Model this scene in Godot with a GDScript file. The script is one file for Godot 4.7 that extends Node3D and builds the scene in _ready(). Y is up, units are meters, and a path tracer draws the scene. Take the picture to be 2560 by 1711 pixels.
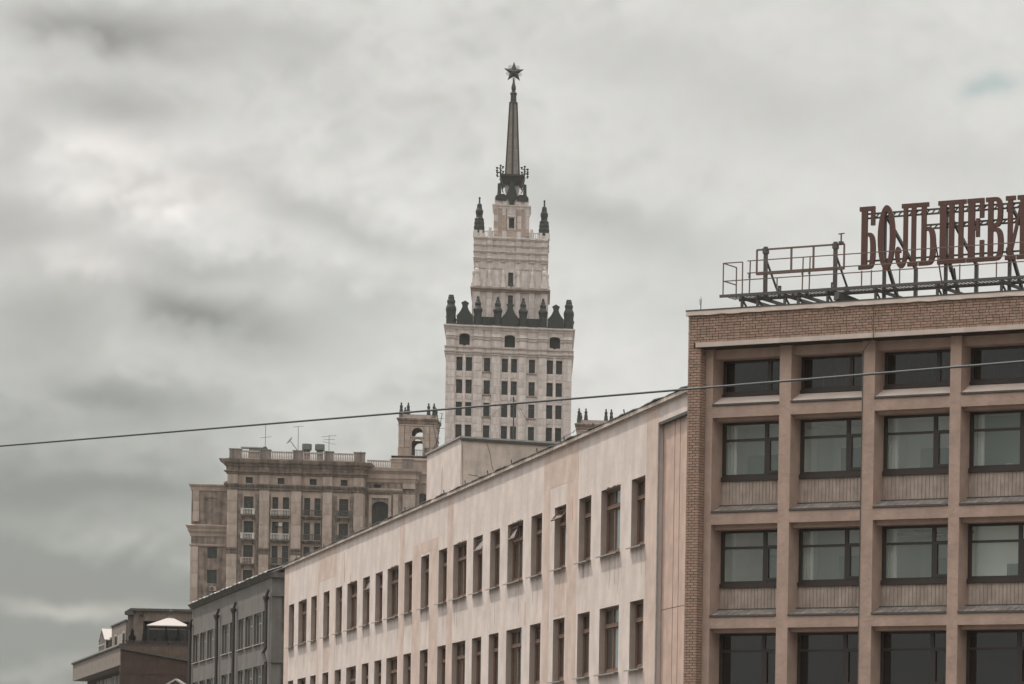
extends Node3D
# A city street under a grey sky: a tiered tower with a star, a balconied apartment block,
# a long pale building, a brick and concrete building with a rooftop sign, and lower houses.

var M := {}
var used := {}
var rng := RandomNumberGenerator.new()

# ---------------------------------------------------------------- small helpers
func numbered(called: String) -> String:
	if not used.has(called):
		used[called] = 0
		return called
	used[called] += 1
	return "%s_%03d" % [called, used[called]]

func tag(o: Node, label: String, category: String, group := "", kind := "") -> Node:
	o.set_meta("label", label)
	if category != "":
		o.set_meta("category", category)
	if group != "":
		o.set_meta("group", group)
	if kind != "":
		o.set_meta("kind", kind)
	return o

func thing(called: String, label: String, category: String, at := Vector3.ZERO, yaw := 0.0, group := "") -> Node3D:
	var o := Node3D.new()
	o.name = numbered(called)
	add_child(o, true)
	o.position = at
	o.rotation_degrees.y = yaw
	tag(o, label, category, group)
	return o

func S() -> SurfaceTool:
	var st := SurfaceTool.new()
	st.begin(Mesh.PRIMITIVE_TRIANGLES)
	st.set_smooth_group(-1)
	return st

func mesh_of(st: SurfaceTool) -> ArrayMesh:
	st.generate_normals()
	return st.commit()

func put(called: String, mesh: Mesh, mat: Material, parent: Node, at := Vector3.ZERO) -> MeshInstance3D:
	var m := MeshInstance3D.new()
	m.mesh = mesh
	m.name = called
	m.material_override = mat
	m.position = at
	parent.add_child(m, true)
	return m

func part(called: String, st: SurfaceTool, mat: Material, parent: Node, at := Vector3.ZERO) -> MeshInstance3D:
	return put(called, mesh_of(st), mat, parent, at)

func structure(called: String, st: SurfaceTool, mat: Material) -> MeshInstance3D:
	var m := part(called, st, mat, self)
	m.set_meta("kind", "structure")
	return m

func tri(st: SurfaceTool, a: Vector3, b: Vector3, c: Vector3) -> void:
	st.add_vertex(a); st.add_vertex(b); st.add_vertex(c)

func quad(st: SurfaceTool, a: Vector3, b: Vector3, c: Vector3, d: Vector3) -> void:
	tri(st, a, b, c); tri(st, a, c, d)

# axis-aligned box; front faces run clockwise
func box(st: SurfaceTool, x0: float, x1: float, y0: float, y1: float, z0: float, z1: float) -> void:
	var p := [Vector3(x0,y0,z0),Vector3(x1,y0,z0),Vector3(x1,y1,z0),Vector3(x0,y1,z0),Vector3(x0,y0,z1),Vector3(x1,y0,z1),Vector3(x1,y1,z1),Vector3(x0,y1,z1)]
	quad(st, p[7], p[6], p[5], p[4])
	quad(st, p[2], p[3], p[0], p[1])
	quad(st, p[3], p[7], p[4], p[0])
	quad(st, p[6], p[2], p[1], p[5])
	quad(st, p[3], p[2], p[6], p[7])
	quad(st, p[4], p[5], p[1], p[0])

# straight bar of square section between two points
func bar(st: SurfaceTool, a: Vector3, b: Vector3, w: float, h := 0.0) -> void:
	if h == 0.0:
		h = w
	var d := (b - a).normalized()
	var up := Vector3.UP if absf(d.y) < 0.9 else Vector3.BACK
	var s := d.cross(up).normalized() * w / 2
	var u := s.cross(d).normalized() * h / 2
	var q := [a - s - u, a + s - u, a + s + u, a - s + u, b - s - u, b + s - u, b + s + u, b - s + u]
	for k in 4:
		var n := (k + 1) % 4
		quad(st, q[k], q[n], q[n + 4], q[k + 4])
	quad(st, q[3], q[2], q[1], q[0])
	quad(st, q[4], q[5], q[6], q[7])

func tube(st: SurfaceTool, a: Vector3, b: Vector3, r: float, n := 8, r2 := -1.0) -> void:
	if r2 < 0.0:
		r2 = r
	var d := (b - a).normalized()
	var up := Vector3.UP if absf(d.y) < 0.9 else Vector3.BACK
	var s := d.cross(up).normalized()
	var u := s.cross(d).normalized()
	for k in n:
		var t0 := TAU * k / n
		var t1 := TAU * (k + 1) / n
		var e0 := s * cos(t0) + u * sin(t0)
		var e1 := s * cos(t1) + u * sin(t1)
		quad(st, a + e0 * r, a + e1 * r, b + e1 * r2, b + e0 * r2)
		tri(st, a, a + e1 * r, a + e0 * r)
		tri(st, b, b + e0 * r2, b + e1 * r2)

# profile of (radius, height) turned about the vertical axis through c; sz squeezes it front to back
func lathe(st: SurfaceTool, c: Vector3, prof: Array, n := 10, sz := 1.0, turn := 0.0) -> void:
	for i in prof.size() - 1:
		var p: Vector2 = prof[i]
		var q: Vector2 = prof[i + 1]
		for k in n:
			var t0 := TAU * k / n + turn
			var t1 := TAU * (k + 1) / n + turn
			var e0 := Vector3(cos(t0), 0, sin(t0) * sz)
			var e1 := Vector3(cos(t1), 0, sin(t1) * sz)
			var a := c + e0 * p.x + Vector3.UP * p.y
			var b := c + e1 * p.x + Vector3.UP * p.y
			var cc := c + e1 * q.x + Vector3.UP * q.y
			var d := c + e0 * q.x + Vector3.UP * q.y
			if p.x < 0.0005:
				tri(st, a, cc, d)
			elif q.x < 0.0005:
				tri(st, a, b, d)
			else:
				quad(st, a, b, cc, d)

# outline in x,y pushed through z0..z1
func prism(st: SurfaceTool, pts: PackedVector2Array, z0: float, z1: float) -> void:
	var p := pts
	if Geometry2D.is_polygon_clockwise(p):
		p.reverse()
	var t := Geometry2D.triangulate_polygon(p)
	for i in range(0, t.size(), 3):
		var a := p[t[i]]; var b := p[t[i + 1]]; var c := p[t[i + 2]]
		tri(st, Vector3(a.x, a.y, z1), Vector3(c.x, c.y, z1), Vector3(b.x, b.y, z1))
		tri(st, Vector3(a.x, a.y, z0), Vector3(b.x, b.y, z0), Vector3(c.x, c.y, z0))
	for i in p.size():
		var a := p[i]; var b := p[(i + 1) % p.size()]
		quad(st, Vector3(a.x, a.y, z0), Vector3(a.x, a.y, z1), Vector3(b.x, b.y, z1), Vector3(b.x, b.y, z0))

func V2(a: Array) -> PackedVector2Array:
	var p := PackedVector2Array()
	for i in range(0, a.size(), 2):
		p.append(Vector2(a[i], a[i + 1]))
	return p

# moulding: a profile of (outwards, height) run round a rectangle
func ring(st: SurfaceTool, x0: float, x1: float, z0: float, z1: float, prof: Array) -> void:
	for i in prof.size() - 1:
		var p: Vector2 = prof[i]
		var q: Vector2 = prof[i + 1]
		var a := [Vector3(x0-p.x,p.y,z1+p.x),Vector3(x1+p.x,p.y,z1+p.x),Vector3(x1+p.x,p.y,z0-p.x),Vector3(x0-p.x,p.y,z0-p.x)]
		var b := [Vector3(x0-q.x,q.y,z1+q.x),Vector3(x1+q.x,q.y,z1+q.x),Vector3(x1+q.x,q.y,z0-q.x),Vector3(x0-q.x,q.y,z0-q.x)]
		for k in 4:
			var n := (k + 1) % 4
			quad(st, b[k], b[n], a[n], a[k])

# the same profile along x only, with closed ends (breaks of a cornice over a pilaster)
func run(st: SurfaceTool, xa: float, xb: float, z: float, prof: Array) -> void:
	var n := prof.size()
	for i in n - 1:
		var p: Vector2 = prof[i]
		var q: Vector2 = prof[i + 1]
		quad(st, Vector3(xa,q.y,z+q.x), Vector3(xb,q.y,z+q.x), Vector3(xb,p.y,z+p.x), Vector3(xa,p.y,z+p.x))
		quad(st, Vector3(xa,q.y,z-0.3), Vector3(xa,q.y,z+q.x), Vector3(xa,p.y,z+p.x), Vector3(xa,p.y,z-0.3))
		quad(st, Vector3(xb,q.y,z+q.x), Vector3(xb,q.y,z-0.3), Vector3(xb,p.y,z-0.3), Vector3(xb,p.y,z+p.x))
	var f: Vector2 = prof[0]
	var l: Vector2 = prof[n - 1]
	quad(st, Vector3(xa,f.y,z+f.x), Vector3(xb,f.y,z+f.x), Vector3(xb,f.y,z-0.3), Vector3(xa,f.y,z-0.3))
	quad(st, Vector3(xa,l.y,z-0.3), Vector3(xb,l.y,z-0.3), Vector3(xb,l.y,z+l.x), Vector3(xa,l.y,z+l.x))

func lift(prof: Array, out: float, up: float) -> Array:
	var r := []
	for p in prof:
		r.append(Vector2(p.x + out, p.y + up))
	return r

# wall in the plane z with rectangular openings (x0, x1, y0, y1) whose reveals go back by t
func wall(st: SurfaceTool, x0: float, x1: float, y0: float, y1: float, z: float, t: float, holes: Array) -> void:
	var ys := [y0, y1]
	for h in holes:
		for v in [h[2], h[3]]:
			if v > y0 and v < y1 and not ys.has(v):
				ys.append(v)
	ys.sort()
	for j in ys.size() - 1:
		var ya: float = ys[j]
		var yb: float = ys[j + 1]
		var mid := (ya + yb) / 2
		var row := []
		for h in holes:
			if h[2] < mid and h[3] > mid:
				row.append(h)
		row.sort_custom(func(a, b): return a[0] < b[0])
		var x := x0
		for h in row:
			if h[0] > x:
				quad(st, Vector3(x,yb,z), Vector3(h[0],yb,z), Vector3(h[0],ya,z), Vector3(x,ya,z))
			x = h[1]
		if x < x1:
			quad(st, Vector3(x,yb,z), Vector3(x1,yb,z), Vector3(x1,ya,z), Vector3(x,ya,z))
	for h in (holes if t > 0.0 else []):
		var a: float = h[0]; var b: float = h[1]; var c: float = h[2]; var d: float = h[3]
		quad(st, Vector3(a,d,z), Vector3(a,c,z), Vector3(a,c,z-t), Vector3(a,d,z-t))
		quad(st, Vector3(b,c,z), Vector3(b,d,z), Vector3(b,d,z-t), Vector3(b,c,z-t))
		quad(st, Vector3(a,d,z-t), Vector3(b,d,z-t), Vector3(b,d,z), Vector3(a,d,z))
		quad(st, Vector3(a,c,z), Vector3(b,c,z), Vector3(b,c,z-t), Vector3(a,c,z-t))

# the sides, back and top of a building whose front is built by wall()
func shell(st: SurfaceTool, x0: float, x1: float, y0: float, y1: float, zf: float, zb: float) -> void:
	quad(st, Vector3(x0,y1,zb), Vector3(x0,y1,zf), Vector3(x0,y0,zf), Vector3(x0,y0,zb))
	quad(st, Vector3(x1,y1,zf), Vector3(x1,y1,zb), Vector3(x1,y0,zb), Vector3(x1,y0,zf))
	quad(st, Vector3(x1,y1,zb), Vector3(x0,y1,zb), Vector3(x0,y0,zb), Vector3(x1,y0,zb))
	quad(st, Vector3(x0,y1,zb), Vector3(x1,y1,zb), Vector3(x1,y1,zf), Vector3(x0,y1,zf))

# the two corner pieces that turn a square-headed opening into an arched one
func arch_fill(st: SurfaceTool, x0: float, x1: float, ys: float, yt: float, z0: float, z1: float) -> void:
	var c := (x0 + x1) / 2
	var r := (x1 - x0) / 2
	var n := 7
	var l := PackedVector2Array([Vector2(x0 - 0.02, yt + 0.02), Vector2(x0 - 0.02, ys)])
	var rr := PackedVector2Array([Vector2(x1 + 0.02, yt + 0.02), Vector2(x1 + 0.02, ys)])
	for i in n + 1:
		var t := PI / 2 * i / n
		l.append(Vector2(c - r * cos(t), ys + (yt - ys) * sin(t) * 0.995))
		rr.append(Vector2(c + r * cos(t), ys + (yt - ys) * sin(t) * 0.995))
	l.append(Vector2(c, yt + 0.02))
	rr.append(Vector2(c, yt + 0.02))
	prism(st, l, z0, z1)
	prism(st, rr, z0, z1)

# ---------------------------------------------------------------- materials
func lin(r: float, g: float, b: float) -> Color:
	return Color(r, g, b).linear_to_srgb()

# grey multiplier picture built from layers [frequency, stretch down, amount, octaves, seed]
func grain(layers: Array, size := 512) -> ImageTexture:
	var acc := PackedFloat32Array()
	acc.resize(size * size)
	acc.fill(1.0)
	for l in layers:
		var n := FastNoiseLite.new()
		n.noise_type = FastNoiseLite.TYPE_SIMPLEX_SMOOTH
		n.seed = l[4]
		n.frequency = l[0]
		n.fractal_octaves = l[3]
		var hh: int = int(size / l[1])
		var im: Image = n.get_seamless_image(size, hh, false, false, 0.15, true)
		if hh != size:
			im.resize(size, size, Image.INTERPOLATE_CUBIC)
		im.convert(Image.FORMAT_L8)
		var by := im.get_data()
		var am: float = l[2]
		for i in by.size():
			acc[i] -= am * (1.0 - by[i] / 255.0)
	var out := PackedByteArray()
	out.resize(size * size)
	for i in acc.size():
		out[i] = int(255.0 * pow(clampf(acc[i], 0.0, 1.0), 0.4545))
	return ImageTexture.create_from_image(Image.create_from_data(size, size, false, Image.FORMAT_L8, out))

func bumps(freq: float, sd: int, strength: float) -> ImageTexture:
	var n := FastNoiseLite.new()
	n.seed = sd
	n.frequency = freq
	n.fractal_octaves = 4
	var im: Image = n.get_seamless_image(512, 512)
	im.convert(Image.FORMAT_RGBA8)
	im.bump_map_to_normal_map(strength)
	return ImageTexture.create_from_image(im)

func mat(called: String, c: Color, rough: float, tex: Texture2D = null, period := 6.0, nrm: Texture2D = null, nscale := 0.5, metal := 0.0) -> StandardMaterial3D:
	var m := StandardMaterial3D.new()
	m.albedo_color = c
	m.roughness = rough
	m.metallic = metal
	if tex:
		m.albedo_texture = tex
	if nrm:
		m.normal_enabled = true
		m.normal_texture = nrm
		m.normal_scale = nscale
	if tex or nrm:
		m.uv1_triplanar = true
		m.uv1_scale = Vector3.ONE / period
	M[called] = m
	return m

func glass(called: String, c: Color, alpha: float, rough := 0.02) -> void:
	var m := StandardMaterial3D.new()
	m.albedo_color = Color(c.r, c.g, c.b, alpha)
	m.transparency = BaseMaterial3D.TRANSPARENCY_ALPHA
	m.roughness = rough
	m.metallic_specular = 1.0
	M[called] = m

func make_materials() -> void:
	var plaster := grain([[0.006, 1, 0.22, 5, 1], [0.02, 5, 0.10, 4, 2], [0.12, 1, 0.07, 2, 3]])
	var weather := grain([[0.007, 1, 0.26, 5, 14], [0.02, 8, 0.22, 4, 15], [0.1, 1, 0.10, 3, 16]])
	var grime := grain([[0.008, 1, 0.45, 5, 4], [0.022, 9, 0.45, 4, 5], [0.09, 1, 0.14, 3, 6]])
	var speck := grain([[0.05, 1, 0.30, 4, 7], [0.2, 1, 0.14, 2, 8]])
	var dirt := grain([[0.01, 1, 0.30, 5, 9], [0.04, 6, 0.28, 3, 10]])
	var rust := grain([[0.03, 1, 0.5, 4, 11], [0.15, 1, 0.2, 3, 12]])
	var rough := bumps(0.03, 21, 6.0)
	mat("white_plaster", lin(0.625, 0.537, 0.498), 0.9, plaster, 5.0, rough, 0.08)
	mat("pink_plaster", lin(0.560, 0.440, 0.383), 0.9, plaster, 4.3, rough, 0.08)
	mat("pale_plaster", lin(0.625, 0.544, 0.491), 0.9, plaster, 3.7, rough, 0.08)
	mat("buff_plaster", lin(0.62, 0.515, 0.44), 0.92, weather, 5.0, rough, 0.15)
	mat("pink_sheet", lin(0.533, 0.383, 0.320), 0.6, plaster, 3.1)
	mat("grey_trim", lin(0.42, 0.40, 0.375), 0.6, dirt, 2.0)
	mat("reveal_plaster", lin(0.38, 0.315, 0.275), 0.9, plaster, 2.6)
	mat("dark_flashing", lin(0.075, 0.068, 0.062), 0.6, dirt, 1.3)
	mat("coping_board", lin(0.600, 0.510, 0.450), 0.8, dirt, 2.3)
	mat("sill_metal", lin(0.34, 0.31, 0.285), 0.45, dirt, 1.1)
	mat("roof_felt", lin(0.06, 0.057, 0.053), 0.95, dirt, 3.0)
	mat("wood_brown", lin(0.20, 0.115, 0.08), 0.55, dirt, 0.9)
	mat("dark_frame", lin(0.030, 0.021, 0.018), 0.5)
	mat("crack", lin(0.10, 0.075, 0.06), 0.95)
	mat("drip_stain", lin(0.530, 0.455, 0.420), 0.95, plaster, 1.7)
	mat("rust_stain", lin(0.42, 0.20, 0.11), 0.9)
	for i in 5:
		var k: float = [0.86, 0.95, 1.0, 1.08, 0.78][i]
		var g: float = [1.0, 0.96, 1.02, 0.98, 1.06][i]
		mat("brick%d" % i, lin(0.415 * k, 0.277 * k * g, 0.211 * k * g), 0.9, speck, 0.35 + 0.04 * i)
	mat("mortar", lin(0.045, 0.030, 0.023), 0.95, speck, 0.5)
	mat("concrete", lin(0.443, 0.314, 0.256), 0.85, plaster, 3.3, rough, 0.3)
	mat("old_concrete", lin(0.451, 0.361, 0.306), 0.92, weather, 2.2, rough, 0.3)
	mat("ledge", lin(0.616, 0.510, 0.449), 0.85, plaster, 3.1, rough, 0.1)
	mat("dirty_slope", lin(0.357, 0.302, 0.264), 0.95, grime, 1.9)
	mat("edge_dark", lin(0.09, 0.085, 0.08), 0.7, dirt, 1.0)
	mat("room_wall", lin(0.42, 0.44, 0.40), 0.9)
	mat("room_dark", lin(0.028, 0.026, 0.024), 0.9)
	mat("room_pale", lin(0.78, 0.82, 0.76), 0.9)
	mat("room_panel", lin(0.100, 0.125, 0.115), 0.8)
	mat("room_ceiling", lin(0.75, 0.76, 0.72), 0.9)
	mat("blind", lin(0.07, 0.068, 0.058), 0.9, dirt, 0.9)
	mat("letter_red", lin(0.132, 0.053, 0.038), 0.5, rust, 0.9)
	mat("steel", lin(0.125, 0.110, 0.098), 0.6, rust, 0.7)
	mat("thin_steel", lin(0.15, 0.095, 0.075), 0.6)
	mat("stone", lin(0.698, 0.613, 0.571), 0.9, weather, 5.5)
	mat("stone_b", lin(0.641, 0.556, 0.513), 0.9, weather, 4.6)
	mat("stone_c", lin(0.727, 0.646, 0.604), 0.9, weather, 6.3)
	mat("old_stone", lin(0.413, 0.316, 0.262), 0.92, weather, 7.0)
	mat("old_stone_b", lin(0.348, 0.264, 0.218), 0.92, grime, 9.0)
	mat("old_stone_c", lin(0.470, 0.373, 0.315), 0.92, weather, 8.0)
	mat("pier_stone", lin(0.25, 0.21, 0.185), 0.95, weather, 5.0)
	mat("old_stone_d", lin(0.435, 0.343, 0.287), 0.92, weather, 5.0)
	mat("sooty_stone", lin(0.288, 0.228, 0.192), 0.95, grime, 4.0)
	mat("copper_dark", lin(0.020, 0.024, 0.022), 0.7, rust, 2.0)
	mat("spire_face", lin(0.27, 0.235, 0.205), 0.8, weather, 5.0)
	mat("spire_dark", lin(0.032, 0.032, 0.028), 0.6, rust, 3.0)
	mat("star_metal", lin(0.030, 0.030, 0.026), 0.55, rust, 2.0)
	mat("white_paint", lin(0.62, 0.585, 0.54), 0.7, dirt, 2.0)
	mat("sooty_iron", lin(0.085, 0.075, 0.066), 0.8, dirt, 1.0)
	mat("grey_wall", lin(0.150, 0.139, 0.128), 0.9, weather, 6.0, rough, 0.15)
	mat("grey_wall_b", lin(0.150, 0.128, 0.115), 0.9, grime, 5.0)
	mat("grey_pipe", lin(0.06, 0.053, 0.048), 0.5, dirt, 1.0)
	mat("zinc", lin(0.420, 0.410, 0.390), 0.4, dirt, 1.6, null, 0.5, 0.3)
	mat("pale_frame", lin(0.32, 0.30, 0.275), 0.6)
	mat("taupe_wall", lin(0.215, 0.178, 0.155), 0.9, dirt, 5.0)
	mat("umber_wall", lin(0.185, 0.143, 0.118), 0.9, dirt, 4.0)
	mat("brown_wall", lin(0.115, 0.076, 0.056), 0.9, dirt, 4.0)
	mat("rust_wall", lin(0.067, 0.037, 0.027), 0.9, dirt, 5.0)
	mat("canvas", lin(0.400, 0.355, 0.335), 0.8, speck, 2.0)
	mat("conifer", lin(0.016, 0.018, 0.012), 0.95)
	mat("bark", lin(0.08, 0.06, 0.045), 0.95)
	mat("wire_metal", lin(0.045, 0.050, 0.050), 0.35, null, 1.0, null, 0.5, 0.2)
	mat("drum", lin(0.155, 0.165, 0.152), 0.6, dirt, 1.3)
	mat("asphalt", lin(0.05, 0.049, 0.047), 0.95, speck, 3.0)
	mat("paving", lin(0.21, 0.20, 0.185), 0.95, speck, 2.0)
	mat("earth", lin(0.13, 0.125, 0.11), 0.95, dirt, 40.0)
	mat("road_paint", lin(0.7, 0.7, 0.68), 0.8)
	glass("pane", Color(0.05, 0.06, 0.055), 0.12)
	glass("painted_sky_pane", Color(0.62, 0.70, 0.72), 0.30, 0.03)  # bluish tint in the glass imitates reflected sky on the end windows
	glass("painted_sheen_pane", Color(0.66, 0.72, 0.69), 0.11, 0.03)  # pale tint painted into the glass in place of sky reflection
	glass("dim_pane", Color(0.03, 0.033, 0.03), 0.62, 0.05)
	mat("far_pane", lin(0.016, 0.021, 0.019), 0.14)
	mat("far_pane_dark", lin(0.009, 0.008, 0.007), 0.5)
	mat("far_frame", lin(0.045, 0.04, 0.034), 0.7)
	mat("orange", lin(0.36, 0.13, 0.06), 0.7)

# ---------------------------------------------------------------- sky
var n_a := FastNoiseLite.new()
var n_b := FastNoiseLite.new()
var puffs := []
const SKY_GAIN := 2.6

func spot(u: float, v: float, su: float, sv: float, amount: float, tilt := 0.0, tint := 0.0) -> void:
	# a patch of cloud, centre and size in degrees of azimuth and elevation
	puffs.append([u, v, su, sv, amount, deg_to_rad(tilt), tint])

func sky_setup() -> void:
	n_a.noise_type = FastNoiseLite.TYPE_SIMPLEX_SMOOTH
	n_a.seed = 5; n_a.frequency = 3.2; n_a.fractal_octaves = 5; n_a.fractal_gain = 0.52
	n_b.noise_type = FastNoiseLite.TYPE_SIMPLEX_SMOOTH
	n_b.seed = 11; n_b.frequency = 9.0; n_b.fractal_octaves = 6; n_b.fractal_gain = 0.56
	spot(-17.50, 13.11, 1.04, 0.36, -0.24, -5.0, 0.000)
	spot(-18.61, 13.30, 0.90, 0.27, -0.11, 0.0, 0.000)
	spot(-16.10, 13.41, 0.86, 0.41, -0.08, 0.0, 0.000)
	spot(-14.82, 13.25, 0.99, 0.27, -0.08, -18.0, 0.000)
	spot(-17.77, 11.99, 0.95, 0.27, -0.16, 0.0, 0.000)
	spot(-17.94, 11.33, 0.95, 0.25, 0.10, 0.0, 0.030)
	spot(-17.00, 10.60, 1.04, 0.27, 0.11, 0.0, 0.035)
	spot(-18.12, 9.47, 0.68, 0.29, 0.15, -15.0, 0.030)
	spot(-19.22, 9.97, 1.08, 0.41, -0.20, 0.0, 0.000)
	spot(-19.24, 11.22, 0.41, 0.41, -0.12, 0.0, 0.000)
	spot(-18.78, 8.45, 0.77, 0.50, -0.13, 0.0, 0.000)
	spot(-16.00, 9.50, 0.95, 0.18, -0.13, -3.0, -0.010)
	spot(-16.58, 8.91, 1.13, 0.27, -0.17, -12.0, -0.010)
	spot(-15.48, 8.46, 1.17, 0.36, -0.16, -5.0, -0.010)
	spot(-14.60, 10.69, 0.95, 0.25, -0.09, -10.0, 0.000)
	spot(-13.11, 10.11, 1.17, 0.20, -0.11, -15.0, -0.010)
	spot(-13.46, 8.90, 0.95, 0.32, -0.10, -5.0, -0.015)
	spot(-9.25, 13.46, 1.17, 0.36, -0.06, -5.0, 0.000)
	spot(-6.54, 12.69, 1.26, 0.41, -0.07, 0.0, 0.000)
	spot(-9.78, 10.77, 1.17, 0.27, -0.11, -8.0, -0.015)
	spot(-8.04, 10.16, 1.13, 0.36, -0.09, -5.0, -0.015)
	spot(-7.45, 9.17, 1.36, 0.32, -0.05, 0.0, -0.010)
	spot(-3.21, 11.94, 1.17, 0.36, -0.06, -5.0, 0.000)
	spot(-2.48, 13.14, 0.32, 0.11, -0.13, 6.0, -0.130)
	spot(-17.44, 7.37, 0.76, 0.18, -0.11, 0.0, -0.010)
	spot(-16.58, 7.05, 0.94, 0.22, -0.10, 0.0, -0.010)
	spot(-18.95, 5.43, 0.67, 0.22, -0.06, 0.0, 0.000)
	spot(-17.27, 5.62, 0.98, 0.17, -0.10, -3.0, -0.010)
	spot(-18.14, 4.88, 0.89, 0.27, 0.05, 0.0, 0.010)
	spot(-17.40, 4.75, 0.36, 0.10, 0.08, 0.0, 0.020)
	spot(-17.78, 3.98, 2.68, 0.25, -0.10, -2.0, -0.015)
	spot(-18.19, 3.61, 1.90, 0.15, 0.12, -3.0, 0.050)
	spot(-17.88, 3.68, 0.60, 0.10, 0.04, 0.0, 0.020)
	spot(-17.76, 3.17, 1.34, 0.18, -0.02, 0.0, -0.010)
	spot(-17.83, 2.58, 0.76, 0.14, 0.10, 0.0, 0.030)
	spot(-19.12, 2.30, 0.54, 0.13, 0.10, 0.0, 0.020)

func sky_color(d: Vector3) -> Color:
	var el := rad_to_deg(asin(clampf(d.y, -1.0, 1.0)))
	var az := rad_to_deg(atan2(d.x, -d.z))
	if el < -2.0:
		return Color(0.20, 0.19, 0.175)
	var s := maxf(d.y, 0.0)
	# unseen sky is shaped: raised overhead to light the fronts, lowered round the sides
	var away := smoothstep(14.0, 62.0, absf(wrapf(az + 3.0, -180.0, 180.0)))
	var l := lerpf(0.68, 0.43, away) + 2.75 * pow(clampf((s - 0.32) / 0.68, 0.0, 1.0), 0.75)
	var q := Vector3(d.x, d.y * 1.8, d.z)
	var w := n_a.get_noise_3dv(q * 1.0)
	var f := n_a.get_noise_3dv(Vector3(q.x + 0.12 * w, q.y + 0.10 * w, q.z) * 3.0 + Vector3(3, 1, 7))
	var f2 := n_b.get_noise_3dv(Vector3(d.x + 0.04 * f, d.y * 1.5 + 0.03 * f, d.z) * 2.4)
	# rounded billows
	var bl := 0.42 - absf(n_b.get_noise_3dv(Vector3(d.x + 0.02 * f2, d.y * 1.6 + 0.015 * f2, d.z) * 4.4 + Vector3(2, 5, 1))) * 1.9
	var calm := 1.0 - 0.6 * smoothstep(-13.0, -6.0, az) * (1.0 - away)
	l *= 1.0 + (0.11 * f + 0.18 * f2 + 0.15 * bl) * calm
	# a heavier bank low down to the left
	var bank := smoothstep(10.5, 3.5, el) * smoothstep(-8.0, -19.5, az) * smoothstep(-110.0, -60.0, az)
	l *= 1.0 - 0.62 * bank
	var r := 1.0; var g := 0.995; var b := 0.955
	r -= 0.05 * bank; b -= 0.03 * bank
	if az > -40.0 and az < 20.0 and el < 30.0:
		for p in puffs:
			var du: float = az - p[0] + 0.55 * f2 + 0.2 * f
			var dv: float = el - p[1] + 0.34 * f2 + 0.12 * bl
			var c := cos(p[5]); var sn := sin(p[5])
			var x: float = (du * c + dv * sn) / p[2]
			var y: float = (dv * c - du * sn) / p[3]
			var e := exp(-(x * x + y * y) * 0.5)
			if e > 0.002:
				l += 1.12 * p[4] * e * (1.0 + 0.9 * f2 + 0.6 * bl)
				r += p[6] * e
				b -= p[6] * e * 0.15
				if p[6] < 0.0:
					r += p[6] * e * 0.2
	l = maxf(l, 0.05)
	return Color(l * r, l * g, l * b)

func put_sky(im: Image, x: int, y: int) -> void:
	var w := im.get_width(); var h := im.get_height()
	var az := wrapf((x + 0.5) / w * TAU, -PI, PI)
	var el := (0.5 - (y + 0.5) / h) * PI
	var d := Vector3(sin(az) * cos(el), sin(el), -cos(az) * cos(el))
	var c := sky_color(d)
	var k := (rng.randf() - 0.5) / 255.0
	c = Color(c.r / SKY_GAIN, c.g / SKY_GAIN, c.b / SKY_GAIN).clamp().linear_to_srgb()
	im.set_pixel(x, y, Color(c.r + k, c.g + k, c.b + k).clamp())

func make_sky() -> PanoramaSkyMaterial:
	sky_setup()
	var im := Image.create(512, 256, false, Image.FORMAT_RGB8)
	for y in 256:
		for x in 512:
			put_sky(im, x, y)
	im.resize(4096, 2048, Image.INTERPOLATE_CUBIC)
	for y in range(760, 1050):        # finer where the clouds have small shapes
		for x in range(-300, 100):
			put_sky(im, posmod(x, 4096), y)
	var p := PanoramaSkyMaterial.new()
	p.panorama = ImageTexture.create_from_image(im)
	p.energy_multiplier = SKY_GAIN
	return p

# ---------------------------------------------------------------- the scene
func _ready() -> void:
	rng.seed = 7
	# camera: a level long lens, framed upwards by its shift, rolled a touch
	var cam := Camera3D.new()
	cam.name = "camera"
	cam.projection = Camera3D.PROJECTION_FRUSTUM
	cam.near = 1.0
	cam.size = 2.0 * 855.5 / 8000.0
	cam.frustum_offset = Vector2(-1520.0 / 8000.0, 1229.5 / 8000.0)
	cam.far = 4000.0
	cam.position = Vector3(0, 1.7, 0)
	cam.rotation.z = 0.015
	add_child(cam)
	var env := Environment.new()
	env.background_mode = Environment.BG_SKY
	env.sky = Sky.new()
	env.sky.sky_material = make_sky()
	env.background_energy_multiplier = 1.0
	env.tonemap_mode = Environment.TONE_MAPPER_LINEAR
	env.tonemap_exposure = 1.0
	env.fog_enabled = true
	env.fog_density = 0.00006
	env.fog_light_color = Color(0.86, 0.86, 0.84)
	env.sdfgi_enabled = true
	env.ssao_enabled = true
	env.ssil_enabled = true
	var we := WorldEnvironment.new()
	we.name = "world_environment"
	we.environment = env
	add_child(we)
	var sun := DirectionalLight3D.new()
	sun.name = "sun"
	sun.light_energy = 1.15
	sun.light_color = Color(1.0, 0.955, 0.90)
	sun.light_angular_distance = 1.6
	sun.shadow_enabled = true
	add_child(sun)
	sun.look_at_from_position(Vector3(-0.43, 0.84, -0.31) * 50.0, Vector3.ZERO)

	make_materials()
	ground()
	white_building()
	brick_building()
	hotel_tower()
	apartment_block()
	belvederes()
	grey_building()
	terrace_building()
	rooftop_sign()
	roof_things()
	overhead_wire()

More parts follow.
